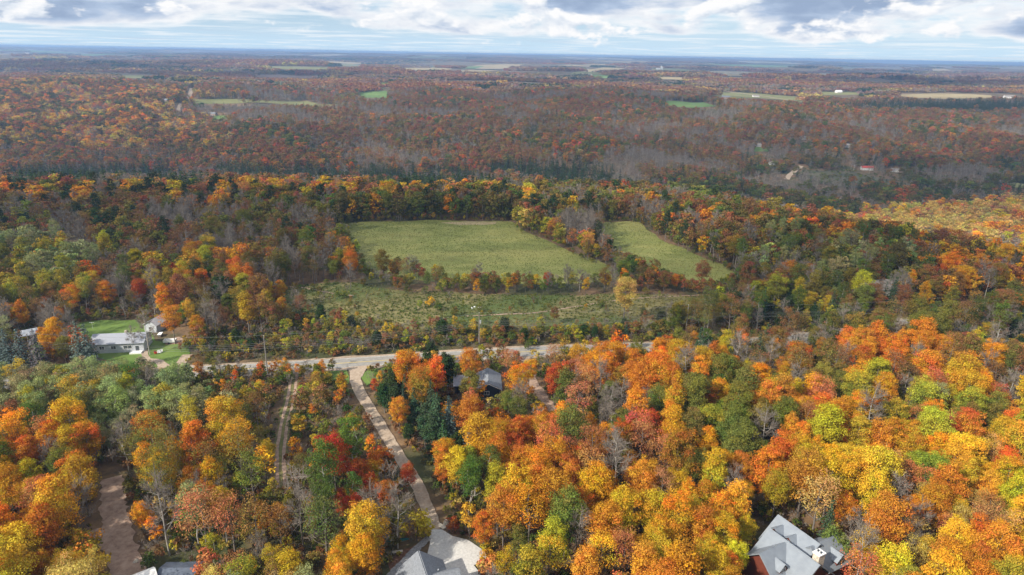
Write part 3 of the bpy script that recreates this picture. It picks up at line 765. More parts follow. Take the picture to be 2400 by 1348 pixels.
PAL = {
    'poplar': [(8, 'poplar', 'PG'), (2, 'poplar', 'GR'), (.7, 'maple', 'GO'), (.6, 'bare', 'GY')],
    'orangeW': [(5, 'maple', 'OR'), (3, 'maple', 'GO'), (2, 'maple', 'OL'), (1, 'thin_maple', 'PK'), (.7, 'maple', 'DO'), (.6, 'bare', 'GY')],
    'goldW': [(4, 'maple', 'GO'), (3, 'maple', 'YE'), (2, 'maple', 'OR'), (1, 'thin_maple', 'TA'), (1, 'bare', 'GY')],
    'mixW': [(2, 'maple', 'GO'), (2, 'thin_maple', 'OL'), (2, 'sapling', 'YG'), (1.5, 'maple', 'OR'), (1.2, 'bare', 'GY'), (1.5, 'poplar', 'YG'), (1, 'sapling', 'OR'), (1, 'thin_maple', 'PK'), (1, 'maple', 'OL')],
    'birchW': [(3, 'poplar', 'PG'), (2.2, 'bare', 'GY'), (2, 'thin_maple', 'TA'), (1.5, 'sapling', 'GO'), (1.2, 'thin_maple', 'PK'), (1.2, 'poplar', 'YG'), (1, 'maple', 'GO')],
    'scrubC': [(2.5, 'shrub', 'OL'), (2, 'sapling', 'OL'), (2, 'bare_shrub', 'GY'), (1.3, 'sapling', 'OR'), (1, 'shrub', 'GR'), (1, 'thin_maple', 'BR'), (1, 'sapling', 'YG')],
    'mixC': [(2, 'thin_maple', 'OL'), (2, 'sapling', 'OR'), (2, 'maple', 'OR'), (1.5, 'sapling', 'OL'), (1.5, 'bare', 'GY'), (1, 'maple', 'RD'), (1, 'poplar', 'GR'), (1, 'sapling', 'GO')],
    'goldC': [(3, 'maple', 'GO'), (2, 'maple', 'YE'), (2, 'thin_maple', 'OL'), (1.5, 'maple', 'OR'), (1, 'poplar', 'YG')],
    'evergC': [(3, 'spruce', 'SP'), (2, 'cedar', 'DG'), (1.5, 'maple', 'OR'), (1.5, 'sapling', 'YG'), (1, 'bare', 'GY'), (1, 'sapling', 'GO')],
    'orangeE': [(4, 'maple', 'OR'), (2.5, 'maple', 'DO'), (2, 'thin_maple', 'PK'), (1.5, 'thin_maple', 'OR'), (1.5, 'maple', 'OL'), (.25, 'maple', 'RD'), (1.6, 'maple', 'GO'), (1.0, 'bare', 'GY')],
    'mixE': [(2, 'maple', 'GO'), (1.3, 'poplar', 'GR'), (1.2, 'maple', 'YG'), (2.4, 'maple', 'OR'), (.6, 'maple', 'RD'), (.7, 'bare', 'GY')],
    'goldE': [(3.5, 'maple', 'GO'), (3, 'maple', 'OR'), (.7, 'maple', 'YG'), (1, 'thin_maple', 'PK'), (1.4, 'thin_maple', 'GO'), (.6, 'bare', 'GY'), (.7, 'maple', 'OL')],
    'darkE': [(2, 'maple', 'OL'), (2, 'maple', 'OR'), (1.5, 'maple', 'YG'), (1, 'maple', 'GO'), (.5, 'maple', 'GR'), (.7, 'bare', 'GY')],
    'orangeR': [(3, 'maple', 'OR'), (2, 'maple', 'OL'), (1.2, 'maple', 'DO'), (1.5, 'thin_maple', 'BR'), (1, 'maple', 'GO'), (1, 'bare', 'GY'), (.5, 'spruce', 'SP')],
    'goldR': [(5.5, 'maple', 'GO'), (4.5, 'maple', 'YE'), (.8, 'maple', 'YG'), (1.6, 'maple', 'OR'), (1.6, 'thin_maple', 'PK'), (1, 'thin_maple', 'TA'), (.9, 'bare', 'GY')],
    'orR2': [(3, 'maple', 'OR'), (2.6, 'maple', 'GO'), (.9, 'maple', 'YG'), (1.5, 'thin_maple', 'PK'), (.8, 'maple', 'OL'), (.7, 'bare', 'GY')],
    'olR': [(3, 'maple', 'OL'), (2, 'thin_maple', 'BR'), (2, 'poplar', 'GR'), (1.5, 'bare', 'GY'), (1.5, 'cedar', 'DG'), (1, 'maple', 'RU'), (1.5, 'sapling', 'YG'), (.8, 'spruce', 'SP'), (1.0, 'maple', 'YG')],
    'rustR': [(3.5, 'maple', 'RU'), (1.6, 'maple', 'OR'), (2, 'maple', 'DK'), (1.5, 'thin_maple', 'BR'), (1.5, 'maple', 'OL')],
    'grR': [(2.2, 'bare', 'GY'), (2.4, 'maple', 'OL'), (1.2, 'poplar', 'PG'), (1.6, 'poplar', 'GR'), (1.2, 'thin_maple', 'BR'), (1.2, 'maple', 'RU'), (1, 'thin_maple', 'RU'), (.5, 'maple', 'YG')],
    'orFR': [(2, 'maple', 'OR'), (2, 'maple', 'DK'), (1.5, 'maple', 'RU'), (1.5, 'bare', 'GY'), (1, 'maple', 'GO')],
    'fieldrow': [(3, 'maple', 'OL'), (2, 'maple', 'DK'), (2, 'maple', 'RU'), (1, 'maple', 'GR'), (1, 'pine', 'DG'), (.7, 'bare', 'GY')],
    'mixN': [(3, 'bare', 'GY'), (2, 'thin_maple', 'RU'), (2, 'maple', 'OL'), (1, 'maple', 'RU'), (.6, 'pine', 'DG'), (.5, 'maple', 'GO')],
    'scrubM': [(3, 'shrub', 'OL'), (2, 'bare_shrub', 'GY'), (1.6, 'sapling', 'YG'), (1.3, 'sapling', 'BR'), (1, 'shrub', 'GR'), (.8, 'sapling', 'RU'), (.2, 'cedar', 'DG')],
    'leftG': [(4, 'poplar', 'PG'), (2, 'poplar', 'YG'), (1, 'maple', 'OL'), (1, 'thin_maple', 'BR')],
    'leftMix': [(2.5, 'bare', 'GY'), (2, 'thin_maple', 'BR'), (1.5, 'maple', 'OL'), (1, 'maple', 'OR'), (1.3, 'maple', 'YG'), (1, 'maple', 'RU'), (.5, 'poplar', 'GR'), (.4, 'maple', 'YE')],
    'leftBare': [(4, 'bare', 'GY'), (2.5, 'thin_maple', 'BR'), (2.2, 'maple', 'OL'), (1, 'thin_maple', 'RU'), (.6, 'pine', 'DG')],
    'leftRust': [(2, 'maple', 'RU'), (2, 'maple', 'OL'), (2, 'thin_maple', 'BR'), (1, 'pine', 'DG'), (1, 'maple', 'OR'), (1.5, 'bare', 'GY')],
    'pineRow': [(6, 'pine', 'DG'), (1, 'maple', 'OL')],
    'ridgeG': [(3, 'thin_maple', 'PK'), (3, 'maple', 'GO'), (1.5, 'maple', 'YG'), (1, 'pine', 'DG'), (1, 'bare', 'GY')],  # gold and peach tints stand in for sunlight on the rim
    'leftEdge': [(2.5, 'bare', 'GY'), (2, 'thin_maple', 'BR'), (1.5, 'maple', 'OR'), (1.5, 'maple', 'OL'), (1, 'poplar', 'YG')],
    'hill': [(2.6, 'maple', 'RU'), (2.2, 'thin_maple', 'RU'), (2.4, 'maple', 'BR'), (4.0, 'bare', 'GY'), (1, 'maple', 'DO'), (1.6, 'maple', 'DK'), (1.0, 'maple', 'OL'), (.6, 'maple', 'PK'), (.2, 'maple', 'RD'), (.3, 'spruce', 'DG')],
    'hillLeft': [(2.4, 'maple', 'RU'), (1.6, 'maple', 'OR'), (2.6, 'maple', 'DK'), (2, 'maple', 'BR'), (2, 'thin_maple', 'TA'), (1, 'maple', 'GO'), (1.5, 'thin_maple', 'PK'), (1.2, 'bare', 'GY')],
    'hillRed': [(3, 'maple', 'RU'), (.5, 'maple', 'RD'), (1.3, 'maple', 'BR'), (1.3, 'maple', 'DK'), (1.6, 'maple', 'DO'), (2.4, 'bare', 'GY'), (1.5, 'thin_maple', 'RU'), (.7, 'spruce', 'DG')],
    'hillBare': [(5, 'bare', 'GY'), (1.5, 'thin_maple', 'RU'), (1, 'thin_maple', 'BR'), (.6, 'maple', 'RU'), (.7, 'spruce', 'DG')],
    'conif': [(5, 'spruce', 'DG'), (1.2, 'bare', 'GY'), (1, 'maple', 'RU')],
    'plant': [(8, 'spruce', 'DG'), (.7, 'bare', 'GY')],
    'valleyR': [(4, 'bare', 'GY'), (2.5, 'shrub', 'DK'), (2, 'maple', 'DK'), (1.6, 'spruce', 'DG'), (.5, 'maple', 'RU'), (.3, 'thin_maple', 'RD'), (1, 'maple', 'OL')],
    'patchR': [(3, 'thin_maple', 'TA'), (2, 'maple', 'TA'), (2, 'thin_maple', 'PK'), (1.5, 'maple', 'YE'), (1, 'maple', 'OR'), (3, 'bare', 'GY')],  # pale leaf tints paint in the sunlit look of this patch
}
BLOB = [('poplar', 220, 925, 260, 75), ('orangeW', 110, 1120, 190, 100), ('goldW', 60, 1290, 170, 80), ('mixW', 510, 1080, 210, 110), ('birchW', 520, 1265, 190, 80), ('scrubC', 740, 960, 90, 90), ('scrubC', 560, 905, 120, 30),
        ('mixC', 800, 1130, 140, 110), ('goldC', 800, 1300, 140, 60), ('evergC', 1000, 1000, 70, 70), ('orangeE', 1350, 990, 280, 110), ('mixE', 1140, 1120, 110, 80), ('goldE', 1320, 1230, 260, 110), ('darkE', 1720, 990, 110, 90),
        ('orangeR', 1900, 840, 380, 60), ('goldR', 2130, 1170, 420, 190), ('orR2', 2080, 960, 330, 70), ('olR', 2000, 740, 420, 50), ('rustR', 2000, 490, 420, 50), ('grR', 1880, 600, 280, 50), ('orFR', 2280, 640, 170, 60),
        ('fieldrow', 1000, 480, 230, 35), ('mixN', 1500, 490, 200, 50), ('scrubM', 1050, 770, 420, 45), ('leftG', 90, 630, 140, 60), ('leftMix', 450, 620, 290, 80), ('leftBare', 380, 525, 360, 40), ('leftRust', 250, 460, 350, 30),
        ('pineRow', 380, 442, 170, 10), ('ridgeG', 790, 432, 270, 17), ('leftEdge', 250, 710, 270, 40), ('patchR', 2300, 525, 150, 35)]
FBLOB = [('hill', 1200, 280, 700, 70), ('hillLeft', 150, 300, 330, 60), ('hillRed', 300, 370, 450, 25), ('hillRed', 850, 370, 250, 25), ('conif', 500, 404, 420, 20), ('plant', 1260, 398, 130, 16), ('hillBare', 1620, 370, 180, 40),
         ('hillBare', 1500, 300, 240, 40), ('valleyR', 2050, 420, 380, 40), ('hillRed', 2200, 350, 250, 40), ('hill', 2000, 290, 350, 40), ('plant', 2200, 250, 230, 9), ('hillBare', 700, 260, 300, 30), ('conif', 1000, 414, 300, 13), ('patchR', 2300, 510, 160, 30), ('hillLeft', 200, 240, 260, 25)]


def pick(blobs, px, py):
    best = np.full(px.shape, 1e9); idx = np.zeros(px.shape, int)
    for k, b in enumerate(blobs):
        d = np.hypot((px - b[1]) / b[3], (py - b[2]) / b[4]) + rng.normal(0, .16, px.shape)
        m = d < best; best[m] = d[m]; idx[m] = k
    return idx


def drift(x, y, L, spread):
    """0..1 over the ground in patches about L metres across"""
    v = np.sin(x / L + 1.7 * np.sin(y / L * .8 + 1)) + np.sin(y / L * .9 + 1.5 * np.sin(x / L * .7)) + .7 * np.sin(x / L * 2.3 + y / L * 1.9)
    r_ = np.argsort(np.argsort(v)) / max(len(v) - 1, 1) + rng.normal(0, spread, len(v))
    r_ = np.abs(r_); return np.clip(np.where(r_ > 1, 2 - r_, r_), 0, .9999)


def pick_species(pal, u=None):
    ws = np.array([p[0] for p in PAL[pal]]); k = rng.choice(len(ws), p=ws / ws.sum()) if u is None else int(np.searchsorted(np.cumsum(ws / ws.sum()), u))
    return PAL[pal][k][1], PAL[pal][k][2]


ROADS = [(ROAD, 6.6), (DRIVE, 4.2), (TRACK, 2.8), (WDRIVE, 4.4), (CDRIVE, 3.2), (BDRIVE, 3.0)]
CLEAR = [MEADOW, MEADOW2, LOWER, LAWN, VERGE, G((755, 872), (812, 868), (818, 900), (790, 905), (750, 890)), G(*PAVE_PX),
         G((1042, 905), (1075, 885), (1180, 880), (1205, 900), (1215, 932), (1180, 940), (1075, 935)), G((215, 838), (340, 838), (345, 770), (215, 775)), G((350, 770), (450, 765), (450, 815), (350, 815)),
         G((1725, 1345), (1765, 1265), (1820, 1235), (1955, 1290), (1965, 1400), (1725, 1400)), G((900, 1345), (950, 1285), (1010, 1262), (1050, 1420), (880, 1420)), G((380, 1348), (385, 1318), (470, 1318), (470, 1420), (380, 1420)),
         G((270, 1340), (380, 1335), (390, 1420), (270, 1420)), G((50, 800), (100, 800), (100, 785), (50, 785)), G((1965, 703), (2000, 690), (2110, 690), (2060, 708))]
# what the tree crowns leave open to view
SEEN = [[(452, 866), (800, 846), (925, 836), (925, 848), (870, 862), (800, 868), (460, 886)], [(812, 866), (850, 866), (850, 890), (880, 950), (905, 1000), (945, 1062), (925, 1075), (895, 1030), (870, 985), (838, 935), (820, 890)],
        [(962, 1120), (985, 1120), (1015, 1190), (1045, 1245), (1005, 1245), (990, 1190)], [(640, 1000), (668, 1000), (672, 1060), (670, 1130), (650, 1130), (648, 1060)], [(674, 885), (690, 885), (690, 930), (676, 935)],
        [(245, 1165), (290, 1165), (300, 1250), (320, 1348), (270, 1348), (262, 1290), (225, 1270), (240, 1240)], [(925, 1348), (945, 1310), (980, 1285), (1005, 1250), (1040, 1245), (1095, 1268), (1135, 1295), (1130, 1348)],
        [(1752, 1348), (1765, 1305), (1800, 1255), (1835, 1225), (1870, 1235), (1945, 1320), (1945, 1348)], [(1050, 885), (1078, 885), (1078, 922), (1050, 922)], [(1128, 888), (1172, 890), (1174, 928), (1125, 928)],
        [(190, 752), (310, 752), (345, 775), (345, 826), (225, 826), (215, 795)], [(355, 740), (440, 780), (445, 835), (350, 835)], [(0, 872), (165, 855), (165, 868), (0, 890)],
        [(805, 528), (1190, 528), (1230, 560), (1360, 610), (1440, 640), (1200, 645), (960, 640), (850, 620)], [(1420, 530), (1490, 530), (1600, 600), (1720, 645), (1640, 655), (1540, 625), (1440, 580)],
        [(690, 690), (900, 695), (1120, 705), (1400, 705), (1560, 700), (1560, 740), (1400, 750), (1180, 745), (940, 735), (760, 720)], [(388, 1320), (458, 1315), (458, 1348), (388, 1348)],
        [(1240, 818), (1295, 818), (1295, 835), (1240, 835)],
        [(1250, 900), (1275, 925), (1295, 955), (1280, 958), (1255, 925)], [(912, 1330), (970, 1280), (975, 1290), (930, 1335)], [(215, 1225), (300, 1225), (300, 1260), (215, 1262)], [(55, 780), (85, 778), (80, 795), (60, 797)],
        [(1500, 806), (1530, 806), (1530, 822), (1500, 822)], [(610, 790), (634, 790), (634, 860), (610, 860)], [(992, 696), (1026, 696), (1026, 714), (992, 714)], [(1114, 750), (1132, 750), (1132, 800), (1114, 800)]]


SEEN_PTS = []
for q in SEEN:
    q_ = np.array(q, float); a_, b_ = np.meshgrid(np.arange(q_[:, 0].min(), q_[:, 0].max(), 9.), np.arange(q_[:, 1].min(), q_[:, 1].max(), 9.))
    m_ = inpoly(a_, b_, q); SEEN_PTS.append(np.stack([a_[m_], b_[m_]], 1)); SEEN_PTS.append(q_ * .92 + q_.mean(0) * .08)
SEEN_PTS = np.concatenate(SEEN_PTS)


def covers(x, y, z, H, rx, cb):
    """does a crown here hide something the photograph shows in the open?"""
    px, py, d = proj(np.array([x, y, z + H * .55])); a = rx * .88 * FPX / d; b = H * .44 * FPX / d
    return bool((((SEEN_PTS[:, 0] - px) / a) ** 2 + ((SEEN_PTS[:, 1] - py) / b) ** 2 < 1).any())


TREES = []      # (x, y, z, kind, variant, scale, rz, tint, inner, colour key, hero label)


def jit(c, v=.14):
    return tuple(float(max(0.004, a * b)) for a, b in zip(c, rng.normal(1, v, 3) * rng.normal(1, v * .8)))


def add_tree(x, y, kind, ck, H, label=None, rz=None, var=None):
    P = PROTO[kind]; v = int(rng.integers(len(P))) if var is None else var
    sc_ = H / P[v]['H']
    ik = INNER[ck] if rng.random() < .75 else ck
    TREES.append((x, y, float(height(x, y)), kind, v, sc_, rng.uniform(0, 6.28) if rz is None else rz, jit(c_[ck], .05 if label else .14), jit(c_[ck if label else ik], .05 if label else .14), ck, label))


# trees one can pick out in the photograph: place in the picture of the crown's middle, height
HERO = [
    ('maple', 'OR', 403, 752, 15, 'orange maple with a dense egg-shaped crown by the white outbuilding'), ('maple', 'RU', 420, 690, 19, 'big rust maple standing behind the dense orange maple'), ('cedar', 'DG', 520, 680, 17, 'broad dark evergreen behind the rust maple'),
    ('cedar', 'DG', 628, 676, 11, 'round dark evergreen at the edge of the rough meadow'), ('maple', 'RD', 325, 680, 13, 'red maple at the wood edge above the lawn'), ('spruce', 'BS', 184, 812, 18, 'blue spruce with a tall point beside the grey-roofed bungalow'),
    ('spruce', 'BS', 204, 815, 17, 'blue spruce growing against another one beside the bungalow'), ('spruce', 'BS', 85, 820, 15, None), ('spruce', 'BS', 48, 820, 15, None), ('spruce', 'BS', 15, 818, 15, None), ('spruce', 'BS', -12, 812, 15, None),
    ('maple', 'GO', 130, 780, 13, 'golden maple on the lawn behind the spruces'), ('maple', 'OL', 148, 815, 11, 'olive tree in front of the golden lawn maple'), ('bare', 'GY', 342, 775, 15, 'bare grey tree at the gable end of the bungalow'), ('bare', 'GY', 310, 790, 9, None),
    ('maple', 'TA', 1466, 690, 20, 'lone tan tree with a round crown on the meadow path'), ('cedar', 'DG', 1463, 755, 5, 'small dark cedar below the lone tan tree'), ('maple', 'OL', 897, 615, 16, 'olive round tree at the corner of the hay meadow'),
    ('bare', 'GY', 820, 640, 13, 'leafless pale spreading tree at the meadow corner'), ('shrub', 'YE', 1009, 704, 4.6, 'low bright yellow shrub in the rough meadow'), ('maple', 'RU', 1647, 636, 14, 'tall narrow rust tree by the second meadow'),
    ('maple', 'OR', 1583, 660, 9, 'orange tree at the corner of the second meadow'), ('maple', 'RD', 1283, 655, 9, 'red tree in the hedge line below the hay meadow'), ('sapling', 'OR', 1205, 658, 9, 'slim orange sapling in the hedge line'),
    ('sapling', 'GO', 1117, 672, 8, 'golden pointed sapling in the hedge line'), ('maple', 'DK', 1385, 558, 13, 'dark olive tree ending the lit hedgerow'), ('maple', 'RU', 1115, 655, 10, None), ('shrub', 'YG', 960, 655, 6, None), ('maple', 'DK', 2100, 610, 22, 'huge dark olive tree above the pale-roofed houses'),
    ('maple', 'GO', 2260, 652, 16, 'golden maple beside the huge dark olive tree'), ('maple', 'OR', 1850, 640, 15, None), ('maple', 'OR', 1895, 645, 13, None),
    ('maple', 'GO', 555, 1030, 15, 'golden orange maple with a full round crown by the rutted track'), ('maple', 'OR', 350, 1010, 15, 'deep orange maple behind the pale green poplars'), ('maple', 'YG', 626, 1060, 9, 'yellow green tree beside the rutted track'),
    ('bare', 'GY', 290, 1040, 13, 'bare tree with pale limbs amid orange maples'), ('bare', 'GY', 185, 1180, 15, 'large bare grey tree beside the dirt driveway'), ('bare', 'GY', 380, 1200, 18, 'tall bare tree with pale trunk above the shed'),
    ('poplar', 'PG', 455, 1195, 17, 'pale green poplar with a leaning white trunk above the shed'), ('maple', 'RU', 30, 985, 14, 'rust red round maple beside the pale green poplars'), ('maple', 'PK', 95, 1180, 15, None), ('maple', 'OR', 420, 1075, 10, None),
    ('maple', 'RD', 838, 1112, 11, 'bright red maple beside the gravel driveway'), ('maple', 'DO', 905, 1165, 11, None), ('maple', 'RD', 955, 1115, 9, 'small red maple leaning over the gravel driveway'), ('maple', 'OR', 935, 965, 12, 'orange maple at the bend of the gravel driveway'),
    ('spruce', 'SP', 1025, 985, 17, 'tall green spruce below the cabin'), ('spruce', 'BS', 1052, 985, 15, 'blue green spruce beside the tall green spruce'), ('spruce', 'BS', 1098, 1045, 11, 'short blue spruce amid orange maples'), ('pine', 'SP', 995, 990, 14, None), ('pine', 'SP', 1010, 1010, 13, None),
    ('cedar', 'DG', 900, 925, 10, None), ('cedar', 'DG', 925, 890, 11, None), ('cedar', 'DG', 1000, 860, 13, None), ('cedar', 'DG', 1045, 862, 13, None), ('cedar', 'DG', 965, 870, 12, None), ('sapling', 'RD', 878, 905, 7, 'slim red sapling at the mouth of the gravel driveway'), ('maple', 'OR', 1100, 855, 15, 'orange maple leaning over the cabin roof'),
    ('maple', 'OL', 1100, 905, 12, 'olive orange maple in front of the cabin'), ('maple', 'RD', 1300, 890, 14, 'red maple beside the cabin driveway'), ('thin_maple', 'PK', 1200, 850, 13, 'half bare peach tree behind the cabin clearing'), ('maple', 'GO', 1240, 870, 11, None), ('thin_maple', 'PK', 1350, 870, 14, None),
    ('poplar', 'GR', 1150, 1100, 15, 'soft green poplar amid golden maples'), ('poplar', 'GR', 1105, 1120, 13, None), ('maple', 'YE', 1070, 1095, 13, None), ('shrub', 'RD', 1062, 1228, 4, 'crimson shrub beside the paved court'), ('maple', 'OR', 1180, 1200, 16, 'tall orange maple next to the paved court'),
    ('sapling', 'GO', 1100, 1215, 9, None), ('maple', 'RD', 1200, 1130, 12, None), ('maple', 'GO', 1260, 1100, 15, None), ('maple', 'OR', 1270, 1010, 15, None), ('bare', 'GY', 1480, 965, 14, 'bare grey tree amid orange maples past the cabin'),
    ('bare', 'GY', 1790, 1020, 16, 'tall pale bare tree among dark green crowns'), ('maple', 'OL', 1730, 1010, 16, None), ('maple', 'YG', 1670, 1000, 17, None), ('maple', 'OL', 1840, 985, 16, None), ('poplar', 'PG', 2200, 940, 15, 'pale green feathery tree amid orange maples'),
    ('maple', 'RU', 2015, 920, 13, None), ('maple', 'YG', 2010, 1030, 15, 'yellow green maple amid golden maples'), ('maple', 'OR', 1800, 1110, 16, None), ('maple', 'GO', 1820, 1150, 14, None), ('maple', 'YE', 1945, 1130, 17, None),
    ('spruce', 'SP', 1943, 1225, 12, 'green spruce behind the log house'), ('cedar', 'GR', 1950, 1275, 10, 'plump green conifer at the log house corner'), ('cedar', 'GR', 1972, 1290, 9, None), ('maple', 'YE', 2030, 1290, 13, 'bright yellow maple beside the log house'), ('bare', 'GY', 2150, 1225, 13, None),
    ('maple', 'GO', 855, 1310, 13, 'golden maple left of the grey shingled house'.replace('left of', 'next to')), ('maple', 'GO', 1690, 1200, 14, None), ('bare', 'GY', 1720, 1150, 13, None), ('maple', 'YE', 2240, 1270, 14, None), ('shrub', 'GR', 430, 1328, 3, None), ('shrub', 'YG', 1200, 1330, 3, None),
    ('thin_maple', 'PK', 1300, 838, 13, None), ('maple', 'OR', 1350, 842, 14, None), ('thin_maple', 'BR', 1395, 838, 14, None), ('maple', 'OR', 1440, 835, 14, None), ('maple', 'OL', 1490, 836, 13, None), ('maple', 'OR', 1545, 832, 14, None), ('maple', 'DO', 1585, 830, 14, None),
    ('bare', 'GY', 515, 858, 9, 'bare spreading tree at the roadside'), ('bare', 'GY', 560, 862, 7, None), ('pine', 'SP', 1545, 800, 8, None),
]
for kind, ck, px, py, H, lab in HERO:
    g = ground(px, py, H * .55)
    add_tree(g[0], g[1], kind, ck, H, lab, var=int(rng.integers(5)) if kind == 'maple' and H > 8 else None)
for k in range(46):                                                     # the stand of pale green poplars beside the road
    H = rng.uniform(14, 18); g = ground(rng.uniform(-30, 440), rng.uniform(885, 965), H * .6)
    if seg_dist(np.array([g[0]]), np.array([g[1]]), ROAD)[0] > 7.5: add_tree(g[0], g[1], 'poplar', 'PG' if rng.random() < .8 else 'YG', H)
NHERO = len(TREES)

# lines of trees along the meadows
def row(pxs, n, pal, h0, h1, sp):
    L = smooth_line([ground(*p) for p in pxs], 10)
    for k in range(n):
        p = L[int(k / n * (len(L) - 1))] + rng.normal(0, sp, 2)
        kind, ck = pick_species(pal); f = {'shrub': .45, 'bare_shrub': .45, 'sapling': .75}.get(kind, 1.)
        add_tree(p[0], p[1], kind, ck, rng.uniform(h0, h1) * f)


PAL['hedge'] = [(2, 'maple', 'YG'), (2, 'thin_maple', 'PK'), (2, 'maple', 'TA'), (1, 'maple', 'OR'), (1, 'maple', 'OL')]
PAL['hedge2'] = [(1.2, 'thin_maple', 'BR'), (.8, 'sapling', 'GO'), (2, 'sapling', 'OL'), (1.6, 'sapling', 'BR'), (1, 'sapling', 'YG'), (1.5, 'shrub', 'OL'), (.8, 'sapling', 'RU'), (1, 'bare', 'GY')]
PAL['edge'] = [(3, 'shrub', 'OL'), (2, 'shrub', 'DK'), (2, 'sapling', 'OL'), (1, 'sapling', 'YG'), (1, 'bare_shrub', 'GY'), (1, 'shrub', 'BR'), (.6, 'sapling', 'RU')]
PAL['back'] = [(3, 'maple', 'OL'), (3, 'maple', 'DK'), (2, 'maple', 'RU'), (1.2, 'maple', 'GR'), (.8, 'maple', 'OR')]
row([(1215, 535), (1290, 560), (1350, 590), (1400, 612)], 26, 'hedge', 10, 15, 2.0)
row([(1400, 612), (1440, 625), (1500, 650), (1560, 672)], 26, 'hedge2', 9, 14, 2.2)
row([(915, 655), (1000, 668), (1110, 682), (1240, 686), (1400, 684), (1540, 680)], 70, 'hedge2', 8, 13, 2.5)
row([(790, 519), (900, 516), (1030, 514), (1200, 516)], 34, 'back', 15, 20, 1.6)
row([(790, 521), (900, 518), (1030, 516), (1200, 519)], 60, 'edge', 5, 9, 1.2)
row([(800, 530), (815, 565), (835, 605), (850, 640)], 34, 'edge', 5, 9, 1.4)
row([(1220, 540), (1290, 566), (1350, 596), (1400, 618)], 40, 'edge', 4, 7, 1.6)
row([(1405, 520), (1500, 522), (1600, 580), (1740, 645)], 50, 'edge', 4, 8, 1.4)
row([(1740, 648), (1690, 675), (1700, 720), (1660, 765)], 40, 'edge', 5, 9, 2.0)
row([(160, 755), (240, 748), (330, 746), (360, 765)], 34, 'edge', 4, 7, 1.2)
row([(1405, 515), (1500, 518), (1600, 575), (1700, 615)], 26, 'mixN', 11, 15, 2.0)
row([(640, 760), (760, 785), (900, 795), (1080, 790), (1250, 795), (1400, 800)], 90, 'scrubM', 6, 9, 5.0)
row([(660, 755), (800, 775), (950, 790), (1150, 785), (1380, 790), (1560, 775)], 120, 'scrubM', 6, 10, 4.5)
row([(450, 822), (600, 822), (760, 812), (900, 808), (1060, 802)], 75, 'scrubM', 5, 8, 2.8)
row([(640, 690), (700, 680), (800, 668), (900, 665)], 14, 'scrubM', 5, 8, 2.0)
row([(470, 895), (600, 892), (700, 886), (790, 905)], 70, 'scrubC', 6, 9, 2.4)

LO_A = np.array([q[:2] for q in LOWER])
for k in range(150):
    p = rng.uniform(LO_A.min(0), LO_A.max(0))
    if not inpoly(p[:1], p[1:], LOWER)[0]: continue
    kind, ck = pick_species('scrubM'); f = {'cedar': .4, 'sapling': .55}.get(kind, .5)
    add_tree(p[0], p[1], kind, ck, rng.uniform(3.5, 8) * f)
for k in range(95):                                                     # plateau rim: extra golden and peach trees paint in its sunlit strip
    x = rng.uniform(-290, 10); kind, ck = pick_species('ridgeG'); add_tree(x, np.interp(x, EDGE_X, EDGE_Y) + rng.uniform(-6, 26), kind, ck, rng.uniform(14, 19))
grid = {}


def near_ok(x, y, rr):
    gx, gy = int(x // 8), int(y // 8)
    for a in (-1, 0, 1):
        for b in (-1, 0, 1):
            for (u, v, q) in grid.get((gx + a, gy + b), ()):
                if (u - x) ** 2 + (v - y) ** 2 < ((q + rr) * .56) ** 2: return False
    return True


def remember(x, y, rr): grid.setdefault((int(x // 8), int(y // 8)), []).append((x, y, rr))


for t in TREES: remember(t[0], t[1], PROTO[t[3]][t[4]]['rx'] * t[5])
n0 = 34000
yy = 45 + 430 * rng.random(n0) ** .62
xx = rng.uniform(-1, 1, n0) * (yy * .80 + 35)
order = np.argsort(yy)
xx, yy = xx[order][rng.permutation(n0)], yy[order][rng.permutation(n0)] if False else yy[order]
xx = rng.uniform(-1, 1, n0) * (yy * .80 + 35)
perm = rng.permutation(n0); xx, yy = xx[perm], yy[perm]
edge = np.interp(xx, EDGE_X, EDGE_Y) + 30
bad = np.zeros(n0, bool)
for q in CLEAR: bad |= inpoly(xx, yy, q)
for ln, wd in ROADS: bad |= seg_dist(xx, yy, ln) < wd
zz = height(xx, yy)
pxs, pys, _ = proj(np.stack([xx, yy, zz + 9], 1))
ids = pick(BLOB, pxs, pys)
du = drift(xx, yy, 11., .2)
for k in range(n0):
    if bad[k] or yy[k] > edge[k]: continue
    x, y, z = xx[k], yy[k], zz[k]
    kind, ck = pick_species(BLOB[ids[k]][0], du[k])
    P = PROTO[kind]; v = int(rng.integers(len(P)))
    H = {'maple': 15.5, 'thin_maple': 15, 'poplar': 16, 'bare': 14.5, 'spruce': 13, 'cedar': 9, 'pine': 16, 'shrub': 3.6, 'bare_shrub': 3.6, 'sapling': 7.5}[kind] * rng.uniform(.62, 1.24)
    if y > 215 and kind in ('maple', 'thin_maple', 'bare'): H *= .92
    rx = P[v]['rx'] * H / P[v]['H']
    if not near_ok(x, y, rx): continue
    if y < 330 or abs(x) < 130:
        done = False
        for f in (1., .7, .45, .26):
            if not covers(x, y, z, H * f, rx * f, 0): done = True; break
        if not done: continue
        H *= f
        if f < 1 and kind in ('maple', 'thin_maple', 'poplar'):
            kind = 'sapling' if f > .5 else 'shrub'; v = int(rng.integers(len(PROTO[kind])))
        elif f < 1 and kind == 'bare': kind = 'bare_shrub'; v = int(rng.integers(2))
        rx = PROTO[kind][v]['rx'] * H / PROTO[kind][v]['H']
    add_tree(x, y, kind, ck, H, var=v)
    remember(x, y, rx)

